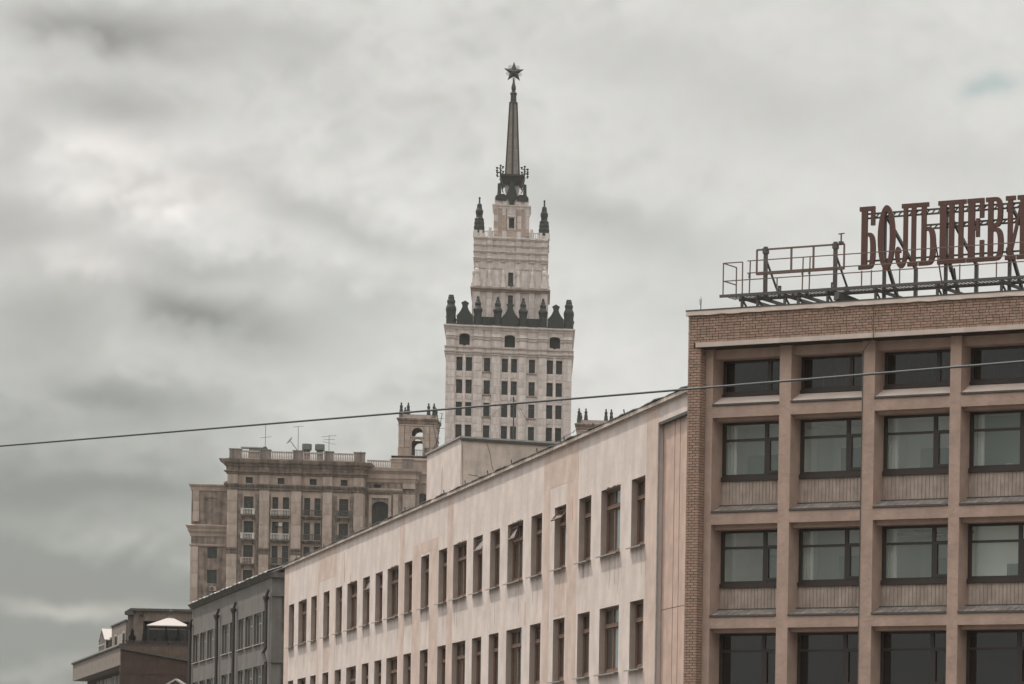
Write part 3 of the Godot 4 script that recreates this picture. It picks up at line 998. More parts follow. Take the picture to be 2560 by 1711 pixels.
func bricks(B: Node3D, RT: float) -> void:
	var course := 0.0815
	var long := 0.216
	var short := 0.104
	var joint := 0.0135
	var shapes := {}
	for w in [long, short]:
		var st := S()
		# slightly eased edges
		var x = w - joint; var y := course - joint; var e := 0.006
		box(st, 0, x, 0, y, -0.05, -e)
		quad(st, Vector3(e,y-e,0), Vector3(x-e,y-e,0), Vector3(x-e,e,0), Vector3(e,e,0))
		quad(st, Vector3(0,y,-e), Vector3(x,y,-e), Vector3(x-e,y-e,0), Vector3(e,y-e,0))
		quad(st, Vector3(e,e,0), Vector3(x-e,e,0), Vector3(x,0,-e), Vector3(0,0,-e))
		quad(st, Vector3(0,y,-e), Vector3(e,y-e,0), Vector3(e,e,0), Vector3(0,0,-e))
		quad(st, Vector3(x-e,y-e,0), Vector3(x,y,-e), Vector3(x,0,-e), Vector3(x-e,e,0))
		shapes[w] = mesh_of(st)
	var rest := [S(), S(), S(), S(), S()]
	var made := 0
	var pick := func() -> int:
		var r := rng.randf()
		return 2 if r < 0.30 else 1 if r < 0.58 else 0 if r < 0.80 else 3 if r < 0.93 else 4
	# one course of the parapet or of the pier; side bricks of the pier lie at x = 0.53
	var lay := func(x: float, y: float, w: float, z: float, tone: int, single: bool) -> void:
		var jig := Vector3(rng.randf_range(-0.002, 0.002), rng.randf_range(-0.0025, 0.0025), rng.randf_range(-0.003, 0.002))
		if single:
			put("brick", shapes[w], M["brick%d" % tone], B, Vector3(x, y, z) + jig)
		else:
			rest[tone].append_from(shapes[w], 0, Transform3D(Basis(), Vector3(x, y, z) + jig))
	for c in 10:
		var y := 16.372 + 0.0815 * c
		var x := 0.0
		var seq := [long, long, short] if c % 2 == 0 else [short, long, long]
		var i := 0
		var last := 1.0
		if c % 2 == 1:
			seq = [long, long, short]
			lay.call(0.0, y, short, 0.0, pick.call(), made < 300)
			made += 1
			x = short
		while x < RT - 0.3:
			var w: float = short if (rng.randf() < 0.36 and last > short) else long
			last = w
			lay.call(x, y, w, 0.0, pick.call(), made < 300 and x < 5.3)
			if x < 5.3:
				made += 1
			x += w
			i += 1
	# the pier on the left
	var rows := int(16.36 / course)
	for c in rows:
		var y := 16.29 - course * c
		if c < 2:
			lay.call(0.0, y, long if c == 0 else short, 0.0, pick.call(), false)
			if c == 1:
				lay.call(short, y, short, 0.0, pick.call(), false)
			continue
		var seq := [long, long, short] if c % 2 == 0 else [short, long, long]
		if c % 2 == 0:
			seq = [long, long]
		else:
			seq = [short, long, short]
		var x := 0.0
		for w in seq:
			lay.call(x, y, w, 0.0, pick.call(), false)
			x += w
		# the pier's own side, facing the windows
		var z := 0.0
		for w in ([short, long] if c % 2 == 0 else [long, short]):
			var t := Transform3D(Basis(Vector3.UP, PI / 2), Vector3(0.438, y, z - 0.012))
			rest[pick.call()].append_from(shapes[w], 0, t)
			z -= w
	for k in 5:
		var m := MeshInstance3D.new()
		m.mesh = rest[k].commit()
		m.name = "brickwork"
		m.material_override = M["brick%d" % k]
		m.set_meta("kind", "stuff")
		B.add_child(m, true)

# ---------------------------------------------------------------- the tower
# stone blocks stacked into a pilaster: the shaft is the joint, each block stands proud of it
func pilaster(parent: Node, x0: float, x1: float, y0: float, y1: float, z0: float, z1: float, step: float, mats: Array) -> void:
	var st := S()
	box(st, x0 + 0.02, x1 - 0.02, y0, y1, z0, z1 - 0.06)
	var p := part("pilaster", st, mats[1], parent)
	var n := maxi(1, int(round((y1 - y0) / step)))
	var h := (y1 - y0) / n
	var b := S()
	box(b, x0, x1, 0.025, h - 0.025, z0, z1)
	var m := mesh_of(b)
	for i in n:
		put("stone_block", m, mats[rng.randi() % mats.size()], p, Vector3(0, y0 + h * i, 0))

func far_window(parent: Node, x0: float, x1: float, y0: float, y1: float, z: float, bars := true, glassm := "far_pane", sill := true) -> MeshInstance3D:
	var st := S()
	var w := 0.09
	box(st, x0, x0 + w, y0, y1, z - 0.1, z)
	box(st, x1 - w, x1, y0, y1, z - 0.1, z)
	box(st, x0 + w, x1 - w, y1 - w, y1, z - 0.1, z)
	box(st, x0 + w, x1 - w, y0, y0 + w, z - 0.1, z)
	if bars:
		var ty := y0 + (y1 - y0) * 0.72
		box(st, x0 + w, x1 - w, ty - 0.05, ty + 0.05, z - 0.1, z - 0.004)
		if x1 - x0 > 1.2:
			var mx := (x0 + x1) / 2
			box(st, mx - 0.05, mx + 0.05, y0 + w, ty - 0.05, z - 0.1, z - 0.006)
	var f := part("window", st, M.far_frame, parent)
	var g := S()
	box(g, x0 + 0.05, x1 - 0.05, y0 + 0.05, y1 - 0.05, z - 0.09, z - 0.06)
	part("pane", g, M[glassm], f)
	return f

# slim obelisk of several swellings on a tall square base
func finial_shape(st: SurfaceTool, x: float, y: float, z: float, w: float, h: float) -> void:
	var r := w * 0.707
	var pr := []
	for p in [[0.0, 0.0], [0.82, 0.0], [0.80, 0.34], [0.86, 0.44], [1.0, 0.50], [0.98, 0.545], [0.74, 0.60], [0.56, 0.66], [0.66, 0.70], [0.64, 0.76], [0.46, 0.80], [0.40, 0.86], [0.26, 0.90], [0.30, 0.95], [0.16, 0.99], [0.0, 1.0]]:
		pr.append(Vector2(p[0] * r, p[1] * h))
	lathe(st, Vector3(x, y, z), pr, 8, 1.0, PI / 8)

func corner_stack(st: SurfaceTool, x: float, y: float, z: float, w: float, h: float) -> void:
	var r := w * 0.6
	var pr := []
	for p in [[0.0, 0.0], [0.98, 0.0], [0.96, 0.30], [1.0, 0.40], [1.08, 0.50], [1.02, 0.58], [0.84, 0.64], [0.74, 0.69], [0.86, 0.76], [0.80, 0.82], [0.60, 0.86], [0.66, 0.90], [0.56, 0.94], [0.5, 1.0], [0.0, 1.0]]:
		pr.append(Vector2(p[0] * r, p[1] * h))
	lathe(st, Vector3(x, y, z), pr, 12, 1.0)

func roof_dormer(st: SurfaceTool, x: float, y: float, z: float) -> void:
	var o := V2([-1.36,0, 1.36,0, 1.32,1.55, 0.98,1.95, 0.66,2.45, 0.46,2.95, 0.44,3.30, 0.58,3.62, 0.62,3.70, 0.0,4.05, -0.62,3.70, -0.58,3.62, -0.44,3.30, -0.46,2.95, -0.66,2.45, -0.98,1.95, -1.32,1.55])
	var q := PackedVector2Array()
	for p in o:
		q.append(p + Vector2(x, y))
	prism(st, q, z - 0.55, z + 0.45)
	box(st, x - 0.24, x + 0.24, y + 0.3, y + 1.5, z + 0.452, z + 0.53)

# standing figure in relief: plinth, robe, shoulders, head
func figure_shape(st: SurfaceTool, x: float, y: float, z: float, w: float, h: float) -> void:
	box(st, x - w * 0.5, x + w * 0.5, y, y + h * 0.20, z - 0.3, z + w * 0.38)
	lathe(st, Vector3(x, y + h * 0.2, z), [Vector2(w * 0.40, 0), Vector2(w * 0.36, h * 0.18), Vector2(w * 0.30, h * 0.34), Vector2(w * 0.40, h * 0.46), Vector2(w * 0.36, h * 0.56), Vector2(w * 0.12, h * 0.63), Vector2(w * 0.17, h * 0.70), Vector2(w * 0.13, h * 0.78), Vector2(0, h * 0.80)], 9, 0.8)

func hotel_tower() -> void:
	var T := thing("hotel_tower", "tall tiered stone tower with dark roof finials and a spire topped by a star", "building", Vector3(-103.885, 0, -538), 10.5)
	var X := 10.33
	var sm := [M.stone, M.stone_b, M.stone_c, M.stone]
	var D := -21.0
	# lower body
	var cols := [[-8.69, -7.68], [-7.12, -6.11], [-4.15, -3.12], [-1.21, -0.20], [0.34, 1.32], [3.27, 4.29], [6.23, 7.26], [7.78, 8.80]]
	var tops := [80.03, 76.24, 72.47, 68.68, 64.9, 61.12, 57.35, 53.57]
	var holes := []
	for c in cols:
		for t in tops:
			holes.append([c[0], c[1], t - 2.32, t])
	var st := S()
	wall(st, -X, X, 0, 80.5, 0, 0.45, holes)
	shell(st, -X, X, 0, 81.5, 0, D)
	part("wall", st, M.stone, T)
	for c in range(cols.size()):
		for t in tops:
			far_window(T, cols[c][0], cols[c][1], t - 2.32, t, -0.28, true, "far_pane" if c in [2, 3, 4, 5] else "far_pane_dark")
			if c in [2, 5]:
				var sl := S()
				box(sl, cols[c][0] - 0.28, cols[c][1] + 0.28, t - 2.50, t - 2.33, 0.003, 0.22)
				part("sill", sl, M.old_stone, T)
	# strips between the paired windows, sunk panels under windows
	for x in [-7.40, 0.07, 7.52]:
		var s2 := S()
		box(s2, x - 0.17, x + 0.17, 0, 80.4, 0.003, 0.14)
		part("mullion_strip", s2, M.stone_c, T)
	for c in cols:
		for t in tops:
			var pn := S()
			box(pn, c[0] - 0.05, c[1] + 0.05, t - 3.25, t - 2.62, 0.003, 0.05)
			part("spandrel_panel", pn, M.stone_b, T)
	var pil := [[-10.40, -8.93], [-5.85, -4.43], [-2.86, -1.47], [1.62, 2.86], [4.84, 6.24], [9.02, 10.40]]
	for p in pil:
		pilaster(T, p[0], p[1], 42.0, 80.35, -0.1, 0.42, 1.27, sm)
	# cornice above the shafts, breaking forward over each pilaster
	var c1 := [Vector2(0.0, 80.3), Vector2(0.16, 80.42), Vector2(0.18, 80.62), Vector2(0.36, 80.80), Vector2(0.40, 81.0), Vector2(0.10, 81.1), Vector2(0.10, 81.42), Vector2(0.34, 81.6), Vector2(0.38, 81.78), Vector2(0.1, 81.86)]
	var cs := S()
	ring(cs, -X, X, D, 0, c1)
	for p in pil:
		run(cs, p[0] - 0.06, p[1] + 0.06, 0.40, lift(c1, 0.0, 0.011))
	part("cornice", cs, M.stone_b, T)
	# attic: a pierced parapet wall round the roof
	var at := S()
	var open := [[-8.27, -6.54, 81.92, 84.02], [-0.80, 0.92, 81.92, 84.04], [6.65, 8.40, 81.92, 84.02]]
	wall(at, -X, X, 81.5, 85.0, 0.0, 0.9, open)
	quad(at, Vector3(-X,85,-0.9), Vector3(X,85,-0.9), Vector3(X,85,0), Vector3(-X,85,0))
	wall(at, -X, X, 81.5, 85.0, -0.9, 0.01, open)
	box(at, -X, -X + 0.9, 81.5, 85.0, D, -0.9)
	box(at, X - 0.9, X, 81.5, 85.0, D, -0.9)
	box(at, -X + 0.9, X - 0.9, 81.5, 85.0, D, D + 0.9)
	for o in open:
		arch_fill(at, o[0], o[1], 83.66, o[3], -0.85, -0.006)
	part("attic_wall", at, M.stone, T)
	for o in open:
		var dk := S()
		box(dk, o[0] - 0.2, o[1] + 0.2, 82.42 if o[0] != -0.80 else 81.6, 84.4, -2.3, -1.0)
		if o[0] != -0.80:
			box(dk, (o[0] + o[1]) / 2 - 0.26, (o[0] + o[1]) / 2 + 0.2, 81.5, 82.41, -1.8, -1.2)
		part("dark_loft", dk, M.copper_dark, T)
	for p in pil:
		pilaster(T, p[0], p[1], 81.90, 83.0, -0.1, 0.40, 1.1, sm)
		var ur := S()
		run(ur, p[0] - 0.05, p[1] + 0.05, 0.36, [Vector2(0.0, 83.0), Vector2(0.2, 83.1), Vector2(0.24, 83.4), Vector2(0.44, 83.5), Vector2(0.1, 83.6), Vector2(0.12, 84.0), Vector2(0.34, 84.5), Vector2(0.62, 84.86), Vector2(0.0, 84.9)])
		part("scroll_bracket", ur, M.stone_c, T)
	for s in [[-5.6, -3.0], [3.0, 4.7], [-8.9, -8.3], [8.45, 9.0], [-6.5, -5.9], [-1.4, -0.85], [1.0, 1.55], [6.3, 6.6]]:
		var mo := S()
		run(mo, s[0], s[1], 0.0, [Vector2(0.0, 82.95), Vector2(0.14, 83.0), Vector2(0.16, 83.2), Vector2(0.05, 83.22), Vector2(0.05, 83.42), Vector2(0.2, 83.47), Vector2(0.0, 83.6)])
		part("moulding", mo, M.stone_b, T)
	var c2 := [Vector2(0.0, 84.6), Vector2(0.12, 84.66), Vector2(0.22, 84.95), Vector2(0.52, 85.12), Vector2(0.56, 85.36), Vector2(-0.6, 85.42)]
	var c2s := S()
	ring(c2s, -X, X, D, 0, c2)
	for p in pil:
		run(c2s, p[0] - 0.1, p[1] + 0.1, 0.22, lift(c2, 0.0, 0.012))
	part("top_cornice", c2s, M.stone_c, T)
	# dark metal roof edge with its fence of finials
	var fe := S()
	box(fe, -6.0, 6.0, 85.43, 87.0, -0.75, -0.55)
	for q in [[-9.4, -6.0], [6.0, 9.4]]:
		box(fe, q[0], q[1], 86.85, 86.95, -0.7, -0.6)
		for i in 10:
			box(fe, q[0] + i * 0.36, q[0] + i * 0.36 + 0.07, 85.6, 86.85, -0.7, -0.6)
	for side in [-9.95, 9.75]:
		box(fe, side, side + 0.2, 85.6, 86.2, D + 1.0, -0.9)
	box(fe, -X - 0.05, X + 0.05, 85.425, 85.62, -1.3, 0.1)
	part("roof_fence", fe, M.copper_dark, T)
	for x in [-9.70, 9.78]:
		var f := S()
		corner_stack(f, x, 85.5, -0.5, 1.35, 4.9)
		part("corner_finial", f, M.copper_dark, T)
		var f2 := S()
		corner_stack(f2, x * 1.02, 85.5, D + 0.8, 1.35, 4.9)
		part("corner_finial", f2, M.copper_dark, T)
		var f3 := S()
		finial_shape(f3, x * 1.03, 85.5, -7.0, 1.1, 4.2)
		part("roof_finial", f3, M.copper_dark, T)
	for x in [-5.27, -2.0, 2.2, 5.5]:
		var f := S()
		finial_shape(f, x, 85.5, -0.4, 1.18, 4.95)
		part("roof_finial", f, M.copper_dark, T)
	for x in [-7.4, 0.06, 7.65]:
		var f := S()
		roof_dormer(f, x, 85.45, -0.5)
		part("roof_dormer", f, M.copper_dark, T)
	# second tier
	var B2 := -4.0
	var E2 := -17.0
	var t2 := S()
	wall(t2, -6.02, 6.02, 81.5, 101.0, B2, 0.4, [[-0.40, 0.45, 92.9, 95.2], [-0.40, 0.45, 89.4, 91.35]])
	shell(t2, -6.02, 6.02, 81.5, 101.0, B2, E2)
	for q in [[-6.34, -6.03], [6.03, 6.34]]:
		box(t2, q[0], q[1], 81.5, 92.2, E2, B2 + 0.02)
	part("upper_wall", t2, M.stone_b, T)
	far_window(T, -0.40, 0.45, 92.9, 95.2, B2 - 0.15)
	far_window(T, -0.40, 0.45, 89.4, 91.35, B2 - 0.15)
	var ac := S()
	box(ac, -0.12, 0.32, 92.92, 93.3, B2 - 0.1, B2 + 0.35)
	part("window_box", ac, M.sooty_iron, T)
	var p2 := [[-6.12, -5.05], [-3.98, -3.05], [-1.62, -0.82], [0.86, 1.66], [3.12, 4.02], [5.08, 6.12]]
	for p in p2:
		pilaster(T, p[0], p[1], 86.5, 91.9, B2 - 0.1, B2 + 0.26, 1.35, [M.stone_b, M.stone, M.stone_c])
		pilaster(T, p[0], p[1], 96.9, 100.9, B2 - 0.1, B2 + 0.20, 1.0, [M.stone_b, M.stone])
	for p in p2:
		var big: bool = absf(p[0] + p[1]) > 10.0
		var f := S()
		figure_shape(f, (p[0] + p[1]) / 2, 92.62, B2 + 0.15, 1.15 if big else 0.78, 3.75 if big else 3.5)
		part("relief_statue", f, M.stone_c, T)
		if big:
			var f2 := S()
			figure_shape(f2, signf(p[0]) * 6.02, 92.62, -5.6, 1.05, 3.7)
			part("relief_statue", f2, M.stone_c, T)
	for s in [[-5.1, -4.1], [-2.95, -1.75], [1.8, 3.0], [4.15, 5.2]]:
		var np := S()
		box(np, s[0], s[1], 95.75, 95.95, B2 + 0.002, B2 + 0.14)
		part("niche_hood", np, M.stone_b, T)
		var nb := S()
		box(nb, s[0] + 0.1, s[1] - 0.1, 92.62, 95.6, B2 + 0.002, B2 + 0.035)
		part("niche_panel", nb, M.stone, T)
	var c3 := [Vector2(0.0, 91.7), Vector2(0.14, 91.8), Vector2(0.16, 92.05), Vector2(0.58, 92.22), Vector2(0.62, 92.45), Vector2(0.0, 92.6)]
	var c3s := S()
	ring(c3s, -6.05, 6.05, E2, B2, c3)
	for p in p2:
		run(c3s, p[0] - 0.05, p[1] + 0.05, B2 + 0.22, lift(c3, 0.0, 0.011))
	part("cornice", c3s, M.old_stone_c, T)
	for y in [97.3, 98.45, 99.6, 100.7]:
		var c4 := [Vector2(0.0, y - 0.2), Vector2(0.10, y - 0.14), Vector2(0.12, y), Vector2(0.22, y + 0.06), Vector2(0.24, y + 0.2), Vector2(0.0, y + 0.26)]
		var c4s := S()
		ring(c4s, -6.02, 6.02, E2, B2, c4)
		for p in p2:
			run(c4s, p[0] - 0.03, p[1] + 0.03, B2 + 0.18, lift(c4, 0.0, 0.011))
		part("string_course", c4s, M.stone_b, T)
	# balustrade with posts, round finials and corner pinnacles
	var bp := S()
	box(bp, -6.15, 6.15, 100.96, 101.15, E2, B2 + 0.2)
	part("terrace_edge", bp, M.stone_c, T)
	for x in [[-6.2, -5.6], [-5.3, -4.8], [-3.9, -3.1], [-1.5, -0.8], [0.9, 1.6], [3.0, 3.75], [4.7, 5.2], [5.7, 6.3]]:
		var po := S()
		box(po, x[0], x[1], 101.15, 102.15, B2 - 0.5, B2 + 0.12)
		part("balustrade_post", po, M.stone_c, T)
	for x in [-3.5, 3.4]:
		var ba := S()
		lathe(ba, Vector3(x, 102.15, B2 - 0.2), [Vector2(0.0, 0), Vector2(0.22, 0.02), Vector2(0.28, 0.35), Vector2(0.2, 0.62), Vector2(0.0, 0.72)], 9)
		part("stone_ball", ba, M.stone_c, T)
	var rl := S()
	for i in 34:
		var x := -4.75 + i * 0.285
		box(rl, x - 0.045, x + 0.045, 101.15, 102.0, B2 - 0.2, B2 - 0.1)
	box(rl, -4.8, 4.9, 102.0, 102.1, B2 - 0.22, B2 - 0.08)
	part("balustrade", rl, M.old_stone_c, T)
	for x in [-5.35, 5.47]:
		for z in [B2 - 0.9, E2 + 0.9]:
			var f := S()
			var r := 0.94
			var pr := []
			for p in [[0.0, 0.0], [0.98, 0.0], [1.0, 0.05], [0.92, 0.12], [0.97, 0.17], [0.86, 0.24], [0.9, 0.28], [0.80, 0.36], [0.84, 0.40], [0.58, 0.44], [0.56, 0.50], [0.66, 0.56], [0.68, 0.62], [0.46, 0.69], [0.42, 0.77], [0.40, 0.80], [0.16, 0.83], [0.13, 0.94], [0.2, 0.965], [0.12, 1.0], [0.0, 1.0]]:
				pr.append(Vector2(p[0] * r, p[1] * 6.2))
			lathe(f, Vector3(x, 101.7, z), pr, 10)
			part("corner_pinnacle", f, M.copper_dark, T)
			var fb := S()
			box(fb, x - 0.95, x + 0.95, 101.1, 101.72, z - 0.95, z + 0.95)
			part("pinnacle_base", fb, M.stone_b, T)
	# third tier
	var B3 := -7.0
	var E3 := -13.6
	var t3 := S()
	wall(t3, -2.94, 2.94, 101.0, 106.9, B3, 0.4, [[-0.42, 0.44, 103.3, 105.0]])
	shell(t3, -2.94, 2.94, 101.0, 106.9, B3, E3)
	part("lantern_wall", t3, M.old_stone_c, T)
	var g3 := S()
	box(g3, -0.42, 0.44, 103.3, 105.0, B3 - 0.35, B3 - 0.25)
	part("louvre", g3, M.copper_dark, T)
	var fr := S()
	run(fr, -0.75, 0.75, B3, [Vector2(0.0, 105.1), Vector2(0.18, 105.12), Vector2(0.2, 105.3), Vector2(0.06, 105.4), Vector2(0.1, 106.4), Vector2(0.0, 106.5)])
	box(fr, -0.72, -0.46, 102.9, 105.08, B3, B3 + 0.12)
	box(fr, 0.48, 0.74, 102.9, 105.08, B3, B3 + 0.12)
	part("window_surround", fr, M.stone_b, T)
	for x in [[-2.98, -2.2], [-1.6, -0.95], [0.98, 1.65], [2.2, 2.98]]:
		pilaster(T, x[0], x[1], 102.0, 106.5, B3 - 0.1, B3 + 0.16, 1.1, [M.old_stone_c, M.stone_b])
	var c5 := S()
	ring(c5, -2.94, 2.94, E3, B3, [Vector2(0.0, 106.4), Vector2(0.1, 106.5), Vector2(0.14, 106.8), Vector2(0.28, 107.0), Vector2(0.3, 107.18), Vector2(-0.1, 107.24)])
	part("cornice", c5, M.stone_b, T)
	var bl := S()
	for x in [[-2.85, -2.2], [-1.5, -0.6], [0.6, 1.5], [2.2, 2.85]]:
		box(bl, x[0], x[1], 107.2, 108.4, B3 - 0.8, B3 + 0.05)
	box(bl, -2.8, 2.8, 107.2, 108.1, E3, B3 - 0.1)
	part("blocking_course", bl, M.stone_b, T)
	var cz := (B3 + E3) / 2
	# dark roof scrolls and horns at the foot of the spire
	for sx in [-1, 1]:
		for sz in [-1, 1]:
			var h := S()
			lathe(h, Vector3(sx * 2.15, 108.3, cz + sz * 2.6), [Vector2(0.0, 0), Vector2(0.62, 0), Vector2(0.66, 0.3), Vector2(0.36, 0.75), Vector2(0.30, 1.1), Vector2(0.27, 2.5), Vector2(0.25, 2.62), Vector2(0.0, 2.65)], 9)
			part("dark_horn", h, M.copper_dark, T)
		var sc := S()
		prism(sc, V2([sx * 2.75, 107.9, sx * 0.9, 107.9, sx * 0.75, 108.6, sx * 1.3, 109.05, sx * 2.1, 108.95, sx * 2.75, 108.6]), B3 - 0.75, B3 + 0.16)
		part("roof_scroll", sc, M.copper_dark, T)
	var wd := S()
	prism(wd, V2([-0.36, 107.25, 0.36, 107.25, 0.36, 107.75, 0.98, 108.6, 0.40, 110.4, 0.30, 111.3, -0.30, 111.3, -0.40, 110.4, -0.98, 108.6, -0.36, 107.75]), cz + 1.25, B3 + 0.30)
	part("dark_shield", wd, M.copper_dark, T)
	var fo := S()
	lathe(fo, Vector3(0, 107.9, cz), [Vector2(0.0, 0), Vector2(1.0, 0.0), Vector2(1.25, 0.9), Vector2(1.70, 2.4), Vector2(1.75, 3.2), Vector2(0.0, 3.2)], 4, 1.0, PI / 4)
	part("spire_foot", fo, M.stone_b, T)
	var pf := S()
	lathe(pf, Vector3(0, 110.95, cz), [Vector2(0.0, 0), Vector2(2.2, 0.1), Vector2(2.7, 1.2), Vector2(2.95, 1.55), Vector2(2.95, 1.8), Vector2(0.0, 1.82)], 4, 1.0, PI / 4)
	part("spire_platform", pf, M.spire_dark, T)
	for sx in [-1, 1]:
		for sz in [-1, 1]:
			var ir := S()
			for k in 5:
				var t := k / 4.0
				bar(ir, Vector3(sx * lerpf(1.5, 2.05, t), lerpf(110.2, 112.4, t), cz + sz * lerpf(1.5, 2.05, t)), Vector3(sx * (1.75 + 0.35 * sin(t * PI)), lerpf(110.2, 112.4, minf(1.0, t + 0.25)), cz + sz * (1.7 + 0.3 * sin(t * PI))), 0.14)
			part("iron_bracket", ir, M.copper_dark, T)
	# branching lamp stands at the corners of the platform
	for sx in [-1, 1]:
		for sz in [-1, 1]:
			var c := Vector3(sx * 2.02, 112.7, cz + sz * 2.0)
			var cd := S()
			tube(cd, c, c + Vector3(0, 1.15, 0), 0.10, 7)
			tube(cd, c + Vector3(-0.45, 0.95, 0), c + Vector3(0.45, 0.95, 0), 0.07, 6)
			tube(cd, c + Vector3(0, 0.3, 0), c + Vector3(sx * 0.55, 0.25, 0), 0.05, 6)
			for q in [Vector3(0.05, 1.15, 0), Vector3(sx * 0.55, 0.72, 0), Vector3(sx * 0.55, 0.25, 0), Vector3(-sx * 0.45, 0.95, 0)]:
				lathe(cd, c + q, [Vector2(0.0, -0.12), Vector2(0.07, 0.0), Vector2(0.20, 0.3), Vector2(0.22, 0.36), Vector2(0.0, 0.37)], 8)
			part("lamp_stand", cd, M.copper_dark, T)
	# spire: four pale faces, dark ribs on the corners and down the middle
	var sp := S()
	lathe(sp, Vector3(0, 112.7, cz), [Vector2(1.60, 0), Vector2(0.80, 12.6), Vector2(0.0, 12.6)], 4, 1.0, PI / 4)
	var spn := part("spire", sp, M.spire_face, T)
	for k in 4:
		var a := PI / 4 + PI / 2 * k
		var ri := S()
		bar(ri, Vector3(cos(a) * 1.61, 112.7, cz + sin(a) * 1.61), Vector3(cos(a) * 0.82, 125.3, cz + sin(a) * 0.82), 0.2)
		part("corner_rib", ri, M.spire_dark, spn)
		var b := PI / 2 * k
		var mi := S()
		bar(mi, Vector3(cos(b) * 1.14, 112.7, cz + sin(b) * 1.14), Vector3(cos(b) * 0.57, 125.3, cz + sin(b) * 0.57), 0.30, 0.30)
		part("middle_rib", mi, M.spire_dark, spn)
	for i in 11:
		var jn := S()
		var y := 1.1 + i * 1.08
		var r := lerpf(1.60, 0.80, y / 12.6) + 0.012
		lathe(jn, Vector3(0, 112.7 + y, cz), [Vector2(r - 0.03, 0), Vector2(r, 0.0), Vector2(r, 0.05), Vector2(r - 0.03, 0.05)], 4, 1.0, PI / 4)
		part("seam", jn, M.old_stone, spn)
	var nk := S()
	lathe(nk, Vector3(0, 125.2, cz), [Vector2(0.0, 0), Vector2(0.98, 0.0), Vector2(0.98, 0.14), Vector2(0.72, 0.25), Vector2(0.66, 1.5), Vector2(0.78, 1.6), Vector2(0.80, 1.75), Vector2(0.56, 1.85), Vector2(0.40, 2.2), Vector2(0.55, 2.55), Vector2(0.50, 2.9), Vector2(0.30, 3.5), Vector2(0.22, 3.75), Vector2(0.26, 3.95), Vector2(0.14, 4.2), Vector2(0.14, 4.5), Vector2(0.0, 4.5)], 4, 1.0, PI / 4)
	part("spire_neck", nk, M.spire_dark, T)
	# the star, faceted on both faces, with fine rays between its points
	var cy := 130.62
	var sr := S()
	var pts := []
	for i in 10:
		var a := PI / 2 + TAU * i / 10.0
		var r := 1.80 if i % 2 == 0 else 0.74
		pts.append(Vector3(cos(a) * r, cy + sin(a) * r, cz))
	for i in 10:
		var n := (i + 1) % 10
		tri(sr, Vector3(0, cy, cz + 0.42), pts[n], pts[i])
		tri(sr, Vector3(0, cy, cz - 0.42), pts[i], pts[n])
	var star := part("star", sr, M.star_metal, T)
	for i in 5:
		if i == 2:
			pass
		var a := PI / 2 + TAU * (i + 0.5) / 5.0
		for k in 7:
			var b := a + (k - 3) * 0.085
			var ry := S()
			var ro := 1.42 - absf(k - 3) * 0.03
			bar(ry, Vector3(cos(b) * 0.6, cy + sin(b) * 0.6, cz), Vector3(cos(b) * ro, cy + sin(b) * ro, cz), 0.03)
			part("ray", ry, M.star_metal, star)
	# lower wings linking the tower to its corner turrets
	var wg := S()
	box(wg, -23.0, -X - 0.05, 0, 56.0, D, -1.0)
	box(wg, X + 0.05, 23.0, 0, 56.0, D, -1.0)
	part("wing", wg, M.old_stone, T)

